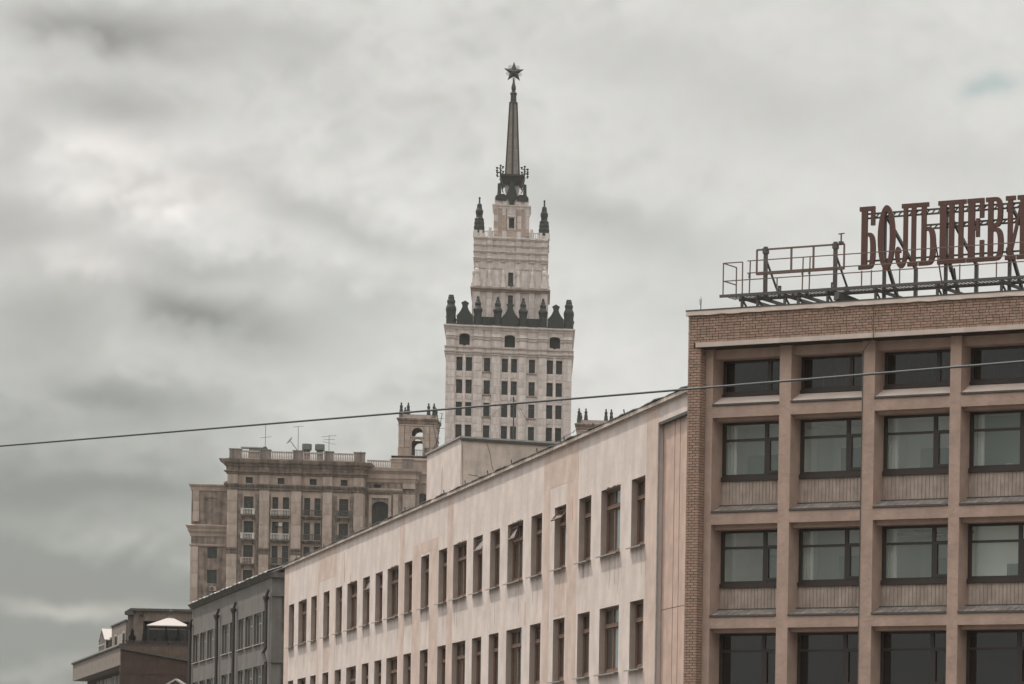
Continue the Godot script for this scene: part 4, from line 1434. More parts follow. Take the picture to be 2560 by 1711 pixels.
# ---------------------------------------------------------------- balconied block and turrets
func balcony(parent: Node, x0: float, x1: float, y: float, m: Material, bowed: bool) -> void:
	var out := 0.95
	var sl := S()
	if bowed:
		var o := PackedVector2Array([Vector2(x0, 0)])
		for i in 9:
			var t := i / 8.0
			o.append(Vector2(lerpf(x0, x1, t), 0.70 + 0.36 * sin(t * PI)))
		o.append(Vector2(x1, 0))
		# plan outline pushed upwards
		var tr := Geometry2D.triangulate_polygon(o)
		for i in range(0, tr.size(), 3):
			tri(sl, Vector3(o[tr[i]].x, y, o[tr[i]].y), Vector3(o[tr[i+1]].x, y, o[tr[i+1]].y), Vector3(o[tr[i+2]].x, y, o[tr[i+2]].y))
			tri(sl, Vector3(o[tr[i]].x, y - 0.2, o[tr[i]].y), Vector3(o[tr[i+2]].x, y - 0.2, o[tr[i+2]].y), Vector3(o[tr[i+1]].x, y - 0.2, o[tr[i+1]].y))
		for i in o.size():
			var a := o[i]; var b := o[(i + 1) % o.size()]
			quad(sl, Vector3(a.x,y,a.y), Vector3(b.x,y,b.y), Vector3(b.x,y-0.2,b.y), Vector3(a.x,y-0.2,a.y))
		prism_x(sl, x0 + 0.25, x1 - 0.25, V2([0.0, y - 0.2, 0.75, y - 0.2, 0.5, y - 0.42, 0.0, y - 0.6]))
	else:
		box(sl, x0, x1, y - 0.2, y, 0.0, out)
		prism_x(sl, x0 + 0.1, x0 + 0.42, V2([0.0, y - 0.2, 0.85, y - 0.2, 0.5, y - 0.5, 0.0, y - 0.85]))
		prism_x(sl, x1 - 0.42, x1 - 0.1, V2([0.0, y - 0.2, 0.85, y - 0.2, 0.5, y - 0.5, 0.0, y - 0.85]))
	var b := part("balcony", sl, M.sooty_stone, parent)
	var r := S()
	var n := int((x1 - x0) / 0.24)
	for i in n + 1:
		var t := float(i) / n
		var x := lerpf(x0 + 0.1, x1 - 0.1, t)
		var z := 0.62 + 0.36 * sin(t * PI) if bowed else out - 0.1
		lathe(r, Vector3(x, y, z), [Vector2(0.045, 0.0), Vector2(0.075, 0.28), Vector2(0.05, 0.6), Vector2(0.06, 0.78)], 5)
		if i < n:
			var t2 := float(i + 1) / n
			bar(r, Vector3(x, y + 0.84, z), Vector3(lerpf(x0 + 0.1, x1 - 0.1, t2), y + 0.84, 0.62 + 0.36 * sin(t2 * PI) if bowed else out - 0.1), 0.15, 0.14)
	if not bowed:
		for x in [x0 + 0.13, x1 - 0.13]:
			box(r, x - 0.16, x + 0.16, y, y + 0.92, out - 0.24, out + 0.02)
			box(r, x - 0.1, x + 0.1, y, y + 0.86, 0.02, 0.2)
			bar(r, Vector3(x, y + 0.8, 0.1), Vector3(x, y + 0.8, out - 0.2), 0.12)
	part("balustrade", r, m, b)

func baluster_row(parent: Node, x0: float, x1: float, y: float, z: float, h: float) -> void:
	var r := S()
	var n := int((x1 - x0) / 0.27)
	for i in n:
		var x := lerpf(x0, x1, (i + 0.5) / n)
		lathe(r, Vector3(x, y + 0.16, z), [Vector2(0.06, 0.0), Vector2(0.10, 0.22 * h), Vector2(0.055, 0.6 * h), Vector2(0.075, 0.8 * h)], 6)
	box(r, x0, x1, y, y + 0.16, z - 0.16, z + 0.16)
	box(r, x0, x1, y + 0.16 + 0.8 * h, y + 0.36 + 0.8 * h, z - 0.18, z + 0.18)
	part("balustrade", r, M.old_stone_c, parent)

func apartment_block() -> void:
	var G := thing("apartment_block", "brownish stone apartment block with small balconies and a balustraded roof behind the lower buildings", "building", Vector3(-135.234, 0, -512), 7.8)
	var sm := [M.old_stone, M.old_stone_d, M.old_stone_c]
	var wins := [[-5.60, -4.10], [-1.17, -0.24], [0.46, 1.46], [3.78, 4.76], [5.42, 6.38], [9.27, 10.72]]
	var tops := [53.52, 49.58, 45.72, 41.75, 37.8]
	var holes := []
	for w in wins:
		for t in tops:
			holes.append([w[0], w[1], t - 3.0, t])
	for w in [[-5.36, -4.27], [-0.40, 0.67], [4.61, 5.71], [9.46, 10.54]]:
		holes.append([w[0], w[1], 55.62, 56.6])
	var st := S()
	wall(st, -8.20, 13.2, 0, 58.6, 0, 0.55, holes)
	shell(st, -8.20, 13.2, 0, 59.0, 0, -14.0)
	part("wall", st, M.old_stone, G)
	var k := 0
	for w in wins:
		for t in tops:
			far_window(G, w[0], w[1], t - 3.0, t, -0.35, true, "far_pane_dark" if (k * 7) % 4 else "far_pane")
			k += 1
	for w in [[-5.36, -4.27], [-0.40, 0.67], [4.61, 5.71], [9.46, 10.54]]:
		far_window(G, w[0], w[1], 55.62, 56.6, -0.4, false, "far_pane_dark")
	var pil := [[-8.14, -6.57], [-3.16, -1.61], [1.84, 3.36], [6.73, 8.22], [11.57, 13.06]]
	for p in pil:
		pilaster(G, p[0], p[1], 45.3, 54.6, -0.1, 0.45, 2.05, sm)
		pilaster(G, p[0], p[1], 28.0, 44.3, -0.1, 0.40, 2.05, sm)
		pilaster(G, p[0], p[1], 55.5, 57.0, -0.1, 0.45, 1.5, sm)
		var cp := S()
		run(cp, p[0] - 0.12, p[1] + 0.12, 0.35, [Vector2(0.0, 44.2), Vector2(0.1, 44.3), Vector2(0.22, 44.75), Vector2(0.12, 44.8), Vector2(0.34, 45.05), Vector2(0.36, 45.25), Vector2(0.05, 45.32)])
		part("capital", cp, M.sooty_stone, G)
	# door-side strips, stained, between window and pilaster
	for s in [[-6.5, -5.85], [-3.85, -3.22], [-1.55, -1.4], [3.42, 3.6], [6.5, 6.68], [8.3, 8.95], [10.95, 11.5]]:
		var sp := S()
		box(sp, s[0], s[1], 28.0, 53.9, 0.002, 0.14)
		part("pilaster_strip", sp, M.sooty_stone, G)
	var rows := [50.62, 46.72, 42.82, 38.9]
	for i in rows.size():
		var y: float = rows[i]
		balcony(G, -5.92, -3.82, y, M.white_paint if i < 2 else M.old_stone_c, false)
		balcony(G, -1.40, 1.62, y, M.white_paint if i < 2 else M.sooty_iron, true)
		balcony(G, 3.50, 6.60, y, M.sooty_iron, true)
		balcony(G, 8.95, 11.08, y, M.sooty_iron, false)
	# ornamented band, window band, great cornice
	var b1 := [Vector2(0.0, 54.45), Vector2(0.12, 54.55), Vector2(0.2, 54.9), Vector2(0.36, 55.05), Vector2(0.5, 55.3), Vector2(0.52, 55.45), Vector2(0.05, 55.5)]
	var b2 := [Vector2(0.0, 57.0), Vector2(0.15, 57.05), Vector2(0.18, 57.25), Vector2(0.5, 57.4), Vector2(0.52, 57.55), Vector2(0.15, 57.62), Vector2(0.2, 58.15), Vector2(0.45, 58.35), Vector2(0.5, 58.6), Vector2(1.0, 58.85), Vector2(1.15, 59.2), Vector2(1.2, 59.36), Vector2(-0.5, 59.42)]
	for b in [[b1, "ornament_band", M.sooty_stone], [b2, "great_cornice", M.old_stone_b]]:
		var s := S()
		ring(s, -8.20, 13.2, -14.0, 0, b[0])
		for p in pil:
			run(s, p[0] - 0.05, p[1] + 0.05, 0.42, lift(b[0], 0.0, 0.012))
		part(b[1], s, b[2], G)
	for i in 60:
		var dn := S()
		var x := -8.0 + 0.355 * i
		box(dn, x, x + 0.17, 54.66, 54.88, 0.15, 0.34)
		part("dentil", dn, M.old_stone_b, G)
	# roof balustrade
	for x in [[-7.95, -6.12], [-3.10, -1.55], [1.96, 3.48], [6.82, 8.25], [11.5, 13.2]]:
		var po := S()
		box(po, x[0], x[1], 59.42, 60.95, -0.75, 0.05)
		box(po, x[0] - 0.08, x[1] + 0.08, 60.95, 61.12, -0.83, 0.13)
		box(po, x[0] - 0.05, x[1] + 0.05, 59.42, 59.7, -0.8, 0.10)
		part("roof_pier", po, M.pier_stone, G)
	for x in [[-6.12, -3.10], [-1.55, 1.96], [3.48, 6.82], [8.25, 11.5]]:
		baluster_row(G, x[0] + 0.1, x[1] - 0.1, 59.55, -0.3, 1.2)
	var back := S()
	box(back, -7.9, 13.1, 59.0, 59.5, -13.5, -0.9)
	part("roof", back, M.roof_felt, G)
	# left wing, lower
	var lw := S()
	wall(lw, -13.95, -8.22, 0, 55.2, -1.6, 0.5, [[-11.38, -9.87, 43.56, 45.68], [-11.39, -9.87, 39.6, 41.74], [-11.39, -9.87, 35.7, 37.8], [-12.0, -9.7, 49.6, 53.3]])
	shell(lw, -13.95, -8.22, 0, 55.2, -1.6, -14.0)
	part("wing_wall", lw, M.old_stone_b, G)
	var ni := S()
	box(ni, -12.1, -9.6, 49.5, 53.4, -1.85, -1.72)
	arch_fill(ni, -12.0, -9.7, 52.7, 53.3, -1.715, -1.61)
	part("blind_niche", ni, M.old_stone_b, G)
	for w in [43.56, 39.6, 35.7]:
		far_window(G, -11.38, -9.87, w, w + 2.12, -1.95)
	pilaster(G, -13.98, -12.8, 28.0, 45.4, -1.7, -1.3, 2.05, sm)
	pilaster(G, -13.7, -12.75, 49.4, 54.4, -1.7, -1.3, 2.0, sm)
	for b in [[Vector2(0.0, 45.4), Vector2(0.2, 45.5), Vector2(0.25, 45.75), Vector2(0.0, 45.85)], [Vector2(0.0, 47.0), Vector2(0.12, 47.1), Vector2(0.2, 47.5), Vector2(0.45, 47.9), Vector2(0.5, 48.2), Vector2(0.72, 48.6), Vector2(0.76, 48.8), Vector2(-0.1, 49.0)], [Vector2(0.0, 54.3), Vector2(0.12, 54.4), Vector2(0.2, 54.9), Vector2(0.4, 55.2), Vector2(0.42, 55.4), Vector2(-0.3, 55.5)]]:
		var s := S()
		ring(s, -13.95, -8.22, -14.0, -1.6, b)
		part("wing_cornice", s, M.old_stone, G)
	# right section, set back, with a great arched loggia
	var rs := S()
	wall(rs, 13.22, 21.1, 0, 58.0, -2.0, 0.5, [[14.25, 16.80, 46.0, 53.5], [14.49, 15.6, 55.68, 56.24]])
	shell(rs, 13.22, 21.1, 0, 58.6, -2.0, -14.0)
	arch_fill(rs, 14.25, 16.80, 52.7, 53.5, -2.45, -2.006)
	part("side_wall", rs, M.old_stone_b, G)
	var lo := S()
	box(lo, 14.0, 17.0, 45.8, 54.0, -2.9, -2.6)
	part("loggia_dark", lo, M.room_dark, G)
	far_window(G, 14.49, 15.6, 55.68, 56.24, -2.4, false, "far_pane_dark")
	var su := S()
	for b in [[13.75, 14.2, 46.0, 54.0], [16.85, 17.3, 46.0, 54.0], [13.75, 17.3, 54.0, 54.5]]:
		box(su, b[0], b[1], b[2], b[3], -2.0, -1.75)
	run(su, 13.5, 19.0, -1.95, [Vector2(0.0, 54.9), Vector2(0.2, 55.0), Vector2(0.5, 55.25), Vector2(0.55, 55.5), Vector2(0.0, 55.6)])
	part("loggia_surround", su, M.old_stone_c, G)
	for p in [[17.6, 18.4], [19.1, 21.05]]:
		pilaster(G, p[0], p[1], 28.0, 54.7, -2.1, -1.7, 2.05, sm)
	pilaster(G, 19.1, 21.05, 55.6, 57.0, -2.1, -1.7, 1.4, sm)
	var rc := S()
	var b3 := [Vector2(0.0, 56.5), Vector2(0.12, 56.6), Vector2(0.2, 57.0), Vector2(0.35, 57.2), Vector2(0.3, 57.9), Vector2(0.5, 58.2), Vector2(0.7, 58.4), Vector2(0.76, 58.8), Vector2(-0.4, 58.9)]
	ring(rc, 13.22, 21.1, -14.0, -2.0, b3)
	run(rc, 19.0, 21.15, -1.75, lift(b3, 0.0, 0.012))
	part("side_cornice", rc, M.old_stone, G)
	baluster_row(G, 13.3, 18.9, 58.95, -2.6, 1.1)
	var rp := S()
	box(rp, 18.9, 20.6, 58.9, 60.4, -3.0, -2.3)
	box(rp, 18.82, 20.68, 60.4, 60.52, -3.08, -2.22)
	part("roof_pier", rp, M.pier_stone, G)
	# recessed bay under the turret
	var tb := S()
	wall(tb, 16.9, 24.6, 0, 61.0, -5.0, 0.5, [[21.45, 22.55, 50.5, 55.3]])
	shell(tb, 16.9, 24.6, 0, 61.3, -5.0, -13.0)
	arch_fill(tb, 21.45, 22.55, 55.0, 55.3, -5.45, -5.006)
	part("turret_base", tb, M.old_stone, G)
	far_window(G, 21.45, 22.55, 50.5, 55.3, -5.3)
	for y in [56.9, 58.4, 60.6]:
		var s := S()
		ring(s, 16.9, 24.6, -13.0, -5.0, [Vector2(0.0, y - 0.25), Vector2(0.12, y - 0.1), Vector2(0.2, y + 0.15), Vector2(0.0, y + 0.25)])
		part("string_course", s, M.old_stone_c, G)

func belvederes() -> void:
	# open turret with arches in every face and four dark figures on its roof corners
	var b := thing("roof_turret", "square stone turret with stacked arches and dark statues, left of the tall tower", "turret", Vector3(-135.234, 0, -512), 7.8, "arched turrets flanking the tower")
	b.position += Basis(Vector3.UP, deg_to_rad(7.8)) * Vector3(20.9, 61.3, -6.0)
	var H := 2.95
	var st := S()
	for f in 2:
		var s := S()
		var z := 0.0 if f == 0 else -5.9
		wall(s, -H, H, 0, 6.9, z, 0.7, [[-0.88, 0.88, 0.2, 2.95], [-0.88, 0.88, 3.3, 4.78]])
		wall(s, -H, H, 0, 6.9, z - 0.7, 0.005, [[-0.88, 0.88, 0.2, 2.95], [-0.88, 0.88, 3.3, 4.78]])
		for a in [[2.15, 2.95], [3.95, 4.78]]:
			arch_fill(s, -0.88, 0.88, a[0], a[1], z - 0.69, z - 0.006)
		part("arched_wall", s, M.old_stone_c, b)
	for x in [-H, H - 0.7]:
		box(st, x, x + 0.7, 0, 6.9, -6.6, -0.0)
	box(st, -H + 0.7, H - 0.7, 6.4, 6.88, -5.9, -0.7)
	part("side_wall", st, M.old_stone_c, b)
	for x in [[-2.98, -2.1], [-1.95, -1.15], [1.15, 1.95], [2.1, 2.98]]:
		pilaster(b, x[0], x[1], 1.5, 5.0, -0.1, 0.16, 1.2, [M.old_stone_c, M.old_stone])
		pilaster(b, x[0] - 0.06, x[1] + 0.06, 0.0, 1.45, -0.1, 0.24, 1.5, [M.old_stone, M.old_stone_b])
	for q in [[3.12, 0.10], [5.05, 0.14]]:
		var s := S()
		ring(s, -H, H, -6.6, 0.0, [Vector2(0.0, q[0] - 0.1), Vector2(q[1], q[0]), Vector2(q[1], q[0] + 0.14), Vector2(0.0, q[0] + 0.2)])
		part("string_course", s, M.old_stone, b)
	var c := S()
	ring(c, -H, H, -6.6, 0.0, [Vector2(0.0, 5.3), Vector2(0.1, 5.4), Vector2(0.14, 5.75), Vector2(0.34, 6.0), Vector2(0.38, 6.25), Vector2(0.0, 6.4)])
	part("cornice", c, M.old_stone_b, b)
	var rail := S()
	for i in 8:
		box(rail, -0.8 + i * 0.22, -0.74 + i * 0.22, 0.2, 1.15, -0.3, -0.24)
	box(rail, -0.88, 0.88, 1.12, 1.2, -0.31, -0.23)
	part("railing", rail, M.sooty_iron, b)
	for x in [[-2.62, -0.2], [-1.5, -0.2], [1.75, -0.2], [2.62, -0.2], [-2.5, -6.2], [2.5, -6.2]]:
		var s := S()
		lathe(s, Vector3(x[0], 6.9, x[1]), [Vector2(0.0, 0), Vector2(0.36, 0.0), Vector2(0.30, 0.3), Vector2(0.27, 0.75), Vector2(0.2, 0.95), Vector2(0.26, 1.25), Vector2(0.18, 1.5), Vector2(0.1, 1.58), Vector2(0.15, 1.75), Vector2(0.08, 1.92), Vector2(0.0, 1.94)], 8, 0.8)
		part("roof_statue", s, M.copper_dark, b)
	var r := b.duplicate() as Node3D
	r.name = numbered("roof_turret")
	add_child(r, true)
	r.position = Vector3(-135.234, 0, -512) + Basis(Vector3.UP, deg_to_rad(7.8)) * Vector3(49.45, 61.3, -6.0)
	r.set_meta("label", "top of the stone turret peeping over the pale roof, right of the tall tower")
	var base := S()
	box(base, -3.9, 3.9, -61.3, 0.0, -8.0, 0.6)
	part("turret_base", base, M.old_stone, r)
	var base2 := S()
	box(base2, -3.3, 3.3, -0.6, 0.0, -7.0, 0.4)
	part("turret_base", base2, M.old_stone, b)

# ---------------------------------------------------------------- the grey building
func grey_building() -> void:
	var G := thing("grey_building", "low dark grey building with drainpipes and a zinc edged roof beside the pale building", "building", Vector3(-51.114, 0, -192), -65.9)
	var L := -33.3
	var TOP := 16.6
	var xs := [-32.7, -29.4, -26.1, -22.75, -19.5, -16.15, -12.65, -9.9, -6.55, -3.25]
	var ws := [2.7, 2.75, 2.8, 1.7, 2.7, 1.9, 2.3, 2.85, 2.85, 1.6]
	var holes := []
	for i in xs.size():
		for y in [12.52, 9.25]:
			holes.append([xs[i], xs[i] + ws[i], y, y + 1.93])
	var st := S()
	wall(st, L, 0, 0, TOP, 0, 0.35, holes)
	shell(st, L, 0, 0, TOP, 0, -16.0)
	part("wall", st, M.grey_wall, G)
	for i in xs.size():
		for y in [12.52, 9.25]:
			var w: float = ws[i]
			var f := S()
			box(f, 0, 0.07, 0, 1.93, -0.22, -0.14)
			box(f, w - 0.08, w, 0, 1.93, -0.22, -0.05)
			box(f, 0.07, w - 0.08, 1.86, 1.93, -0.22, -0.14)
			box(f, 0.07, w - 0.08, 0, 0.06, -0.22, -0.14)
			box(f, w * 0.48, w * 0.48 + 0.08, 0.06, 1.86, -0.22, -0.13)
			box(f, w * 0.48 + 0.08, w - 0.08, 1.25, 1.31, -0.22, -0.12)
			var fr := part("window", f, M.pale_frame, G, Vector3(xs[i], y, 0))
			for q in [[0.07, w * 0.48], [w * 0.48 + 0.08, w - 0.08]]:
				var g := S()
				box(g, q[0], q[1], 0.06, 1.86, -0.20, -0.18)
				part("pane", g, M.far_pane_dark, fr)
			var sl := S()
			box(sl, -0.03, w + 0.03, -0.05, -0.003, -0.1, 0.10)
			part("sill", sl, M.pale_frame, fr)
	# end wall facing up the street, with string courses
	for y in [15.2, 11.2]:
		var s := S()
		box(s, 0.003, 0.10, y, y + 0.16, -16.0, 0.06)
		part("string_course", s, M.grey_wall, G)
	for y in [[13.05, 15.19], [9.0, 11.19]]:
		var s := S()
		box(s, 0.003, 0.03, y[0], y[1], -15.0, -0.6)
		part("wall_panel", s, M.grey_wall_b, G)
	var rf := S()
	var n := 60
	for i in n:
		var xa := lerpf(L - 0.2, 0.12, float(i) / n)
		var xb := lerpf(L - 0.2, 0.12, float(i + 1) / n)
		var ha := 0.025 * sin(i * 2.1) + 0.02 * sin(i * 0.7); var hb := 0.025 * sin((i + 1) * 2.1) + 0.02 * sin((i + 1) * 0.7)
		quad(rf, Vector3(xa,TOP+0.55+ha,-0.9), Vector3(xb,TOP+0.55+hb,-0.9), Vector3(xb,TOP+0.08+hb,0.32), Vector3(xa,TOP+0.08+ha,0.32))
		quad(rf, Vector3(xa,TOP+0.08+ha,0.32), Vector3(xb,TOP+0.08+hb,0.32), Vector3(xb,TOP+0.02+hb,0.32), Vector3(xa,TOP+0.02+ha,0.32))
	part("roof_edge", rf, M.zinc, G)
	var ev := S()
	prism_x(ev, L - 0.15, 0.1, V2([-0.3, TOP - 0.3, 0.05, TOP - 0.28, 0.28, TOP - 0.02, 0.28, TOP + 0.03, -0.3, TOP + 0.03]))
	part("eaves", ev, M.grey_wall_b, G)
	var cp := S()
	box(cp, 0.1, 0.25, TOP - 0.28, TOP + 0.02, -16.0, 0.1)
	part("end_eaves", cp, M.grey_wall_b, G)
	var rr := S()
	box(rr, L, 0.1, TOP + 0.03, TOP + 0.5, -16.0, -0.95)
	part("roof", rr, M.zinc, G)
	# drainpipes with hopper heads
	for x in [-32.9, -20.5, -13.35, -0.75]:
		var p := S()
		if x > -2.0:
			tube(p, Vector3(x, 15.1, 0.2), Vector3(x, 12.1, 0.2), 0.10, 8)
			tube(p, Vector3(x, 12.1, 0.2), Vector3(x - 0.25, 11.8, 0.3), 0.10, 8)
			tube(p, Vector3(x - 0.25, 11.8, 0.3), Vector3(x + 0.15, 11.2, 0.2), 0.10, 8)
			tube(p, Vector3(x + 0.15, 11.2, 0.2), Vector3(x + 0.15, 0.3, 0.2), 0.10, 8)
		else:
			tube(p, Vector3(x, 15.1, 0.2), Vector3(x, 0.3, 0.2), 0.10, 8)
		lathe(p, Vector3(x, 14.85, 0.22), [Vector2(0.10, 0), Vector2(0.2, 0.28), Vector2(0.2, 0.36), Vector2(0.0, 0.36)], 8)
		tube(p, Vector3(x, 15.2, 0.2), Vector3(x + 0.3, 15.6, 0.12), 0.09, 8)
		part("drainpipe", p, M.grey_pipe, G)

# ---------------------------------------------------------------- the building with the roof terrace
func terrace_building() -> void:
	var O := Vector3(-82.709, 0, -264)
	var T := thing("terrace_building", "brown corner building with a roof terrace at the lower left", "building", O, 5.2)
	var st := S()
	box(st, 0.02, 13.0, 0, 15.85, -33.0, -0.02)
	part("body", st, M.rust_wall, T)
	# front wall: lighter render above a slanting moulding, dark red-brown below
	var fr := S()
	prism(fr, V2([0, 15.75, 13.0, 13.6, 13.0, 15.95, 0, 15.95]), -0.02, 0.06)
	part("front_render", fr, M.brown_wall, T)
	var fr2 := S()
	wall(fr2, 0, 13.0, 0, 13.65, 0.0, 0.4, [[1.78, 2.83, 11.0, 13.62], [2.88, 4.0, 11.0, 13.56], [4.05, 5.2, 11.0, 13.5], [5.25, 8.2, 11.0, 13.4]])
	prism(fr2, V2([0, 13.65, 13.0, 13.65, 13.0, 13.58, 0, 15.73]), -0.01, 0.02)
	part("front_wall", fr2, M.rust_wall, T)
	var bd := S()
	bar(bd, Vector3(0.05, 15.76, 0.09), Vector3(13.0, 13.6, 0.09), 0.14, 0.13)
	part("slanting_moulding", bd, M.dark_flashing, T)
	for w in [[1.80, 2.83, 13.6], [2.88, 4.0, 13.54], [4.05, 5.2, 13.48], [5.25, 8.2, 13.38]]:
		far_window(T, w[0], w[1], 11.0, w[2], -0.2, false, "far_pane")
	# side along the street: deep plain fascia over a glazed strip with pale blinds
	var yaw := deg_to_rad(-71.1)
	var side := Node3D.new()
	side.name = "street_side"
	T.add_child(side)
	side.rotation.y = yaw
	var sw := S()
	box(sw, -35.8, 0.0, 14.38, 15.9, -6.0, 0.0)
	var fa := part("fascia", sw, M.taupe_wall, side)
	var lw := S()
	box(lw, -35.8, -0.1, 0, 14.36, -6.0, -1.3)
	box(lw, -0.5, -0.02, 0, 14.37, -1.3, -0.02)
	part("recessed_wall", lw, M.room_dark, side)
	var cp := S()
	prism_x(cp, -35.9, 0.06, V2([-0.5, 15.9, 0.12, 15.9, 0.16, 16.0, 0.05, 16.16, -0.5, 16.2]))
	part("coping", cp, M.dark_flashing, side)
	for i in 46:
		var bl := S()
		var x := -27.6 + i * 0.36
		box(bl, x, x + rng.randf_range(0.16, 0.30), 12.6 + rng.randf_range(-0.3, 0.2), 14.08 - rng.randf_range(0.0, 0.12), -1.26, -1.2)
		part("blind_slat", bl, M.pale_frame if rng.randf() < 0.6 else M.taupe_wall, side)
	# parapet rail round the terrace
	var pr := S()
	box(pr, 0.0, 13.0, 15.95, 16.13, -0.35, 0.05)
	part("parapet", pr, M.dark_frame, T)
	var rl := S()
	bar(rl, Vector3(0.1, 16.42, -0.15), Vector3(13.0, 16.42, -0.15), 0.05)
	for i in 40:
		bar(rl, Vector3(0.15 + i * 0.32, 16.1, -0.15), Vector3(0.15 + i * 0.32, 16.42, -0.15), 0.05)
	part("terrace_railing", rl, M.dark_frame, T)
	for i in 7:
		var bx := S()
		box(bx, 0.35 + i * 1.75, 1.95 + i * 1.75, 15.96, 16.36, -0.75, -0.4)
		part("planter", bx, M.dark_frame, T)
	var fl := S()
	box(fl, 0.05, 13.0, 15.85, 15.94, -33.0, -0.36)
	part("terrace_floor", fl, M.roof_felt, T)
	# upper storey at the back of the terrace
	var up := S()
	wall(up, -0.25, 10.0, 15.9, 19.25, -6.0, 0.6, [[0.55, 5.6, 15.95, 18.42]])
	shell(up, -0.25, 10.0, 15.9, 19.25, -6.0, -20.0)
	part("upper_storey", up, M.umber_wall, T)
	var us := S()
	box(us, -0.85, -0.26, 15.9, 18.9, -19.0, -6.6)
	part("upper_side", us, M.taupe_wall, T)
	var ud := S()
	box(ud, 0.5, 5.65, 15.95, 18.5, -6.9, -6.62)
	part("dark_doorway", ud, M.far_pane_dark, T)
	var ue := S()
	box(ue, -0.5, 10.1, 19.26, 19.46, -20.0, -5.75)
	part("upper_eaves", ue, M.dark_flashing, T)
	var ue2 := S()
	prism(ue2, V2([-0.95, 18.9, -0.24, 18.9, -0.24, 19.3, -0.5, 19.42, -0.95, 19.16]), -19.0, -5.8)
	part("side_eaves", ue2, M.dark_flashing, T)
	var la := S()
	box(la, 0.2, 0.6, 18.9, 19.0, -5.95, -5.6)
	part("wall_lamp", la, M.dark_frame, T)
	# lower link along the street and its terrace pots
	var lk := S()
	box(lk, -19.2, -9.0, 15.9, 18.55, -6.0, -1.5)
	part("street_upper", lk, M.taupe_wall, side)
	var lk2 := S()
	box(lk2, -19.3, -8.9, 18.56, 18.68, -6.0, -1.4)
	part("street_upper_eaves", lk2, M.dark_flashing, side)
	for i in 5:
		var gw := S()
		box(gw, -14.0 + i * 1.05, -13.3 + i * 1.05, 16.3, 17.6, -1.495, -1.44)
		part("window", gw, M.pale_frame, side)
	# gabled porch roof in front, only its ridge in view
	var gb := S()
	prism(gb, V2([3.3, 12.3, 4.88, 13.26, 6.4, 12.3, 6.4, 12.15, 4.88, 13.10, 3.3, 12.15]), 0.5, 2.0)
	part("gable_roof", gb, M.pale_frame, T)
	var gf := S()
	prism(gf, V2([3.5, 12.2, 4.88, 13.08, 6.2, 12.2, 6.2, 9.0, 3.5, 9.0]), 0.6, 1.85)
	part("gable_wall", gf, M.brown_wall, T)
	# glazed gable house on the roof further along
	var gh := thing("glass_gable_house", "small glazed gable house with a pale roof on the terrace building's edge", "skylight", O, -65.9)
	# the gable faces the street; its ridge runs back from it
	var roof := S()
	prism(roof, V2([-28.45, 17.78, -26.05, 18.80, -23.7, 17.72, -23.7, 17.64, -26.05, 18.70, -28.45, 17.70]), -6.0, -1.42)
	part("roof", roof, M.canvas, gh)
	for q in [[-28.25, 17.75], [-27.2, 18.2], [-26.05, 18.66], [-24.9, 18.15], [-23.85, 17.66]]:
		var fm := S()
		bar(fm, Vector3(q[0], 15.9, -1.5), Vector3(q[0], q[1], -1.5), 0.14)
		part("mullion", fm, M.pale_frame, gh)
	for q in [[16.6, 17.3]]:
		var fm := S()
		bar(fm, Vector3(-28.2, q[1], -1.47), Vector3(-23.9, q[1], -1.47), 0.12)
		part("transom", fm, M.pale_frame, gh)
	var gq := S()
	prism(gq, V2([-28.2, 15.9, -28.2, 17.72, -26.05, 18.64, -23.9, 17.64, -23.9, 15.9]), -1.60, -1.56)
	part("gable_glass", gq, M.far_pane, gh)
	var gs := S()
	box(gs, -28.1, -23.85, 15.9, 17.62, -6.0, -1.7)
	part("low_wall", gs, M.brown_wall, gh)
	# terrace pavilion
	var base := O + Basis(Vector3.UP, deg_to_rad(5.2)) * Vector3(3.42, 15.94, -3.0)
	var pv := thing("pavilion", "white hipped pavilion with dark posts and a dark finial on the roof terrace", "pavilion", base, 5.2)
	var ca := S()
	var e := 1.62
	var c := [Vector3(-e, 1.86, e), Vector3(e, 1.86, e), Vector3(e, 1.86, -e), Vector3(-e, 1.86, -e)]
	var t := [Vector3(-0.26, 2.55, 0.26), Vector3(0.26, 2.55, 0.26), Vector3(0.26, 2.55, -0.26), Vector3(-0.26, 2.55, -0.26)]
	for i in 4:
		var n := (i + 1) % 4
		quad(ca, t[i], t[n], c[n], c[i])
		quad(ca, c[i], c[n], c[n] + Vector3(0, -0.07, 0), c[i] + Vector3(0, -0.07, 0))
	quad(ca, t[3], t[2], t[1], t[0])
	part("canopy", ca, M.canvas, pv)
	for sx in [-1, 1]:
		for sz in [-1, 1]:
			var ps := S()
			bar(ps, Vector3(sx * 1.5, 0, sz * 1.5), Vector3(sx * 1.5, 1.8, sz * 1.5), 0.09)
			part("post", ps, M.dark_frame, pv)
	for q in [[-1.5, 1.76, 1.5, 1.5, 1.76, 1.5], [-1.5, 0.55, 1.5, 1.5, 0.55, 1.5], [-1.5, 1.76, -1.5, 1.5, 1.76, -1.5], [-1.5, 0.55, -1.5, 1.5, 0.55, -1.5], [1.5, 1.0, 1.5, 1.0, 1.75, 1.5]]:
		var po := S()
		bar(po, Vector3(q[0], q[1], q[2]), Vector3(q[3], q[4], q[5]), 0.07)
		part("rail", po, M.dark_frame, pv)
	var va := S()
	box(va, -1.5, 1.5, 1.50, 1.60, 1.44, 1.48)
	part("pelmet", va, M.taupe_wall, pv)
	var fi := S()
	lathe(fi, Vector3(0, 2.55, 0), [Vector2(0.24, 0), Vector2(0.14, 0.15), Vector2(0.075, 0.33), Vector2(0.075, 0.66), Vector2(0.0, 0.72)], 8)
	bar(fi, Vector3(-0.2, 3.07, 0), Vector3(0.2, 3.07, 0), 0.13)
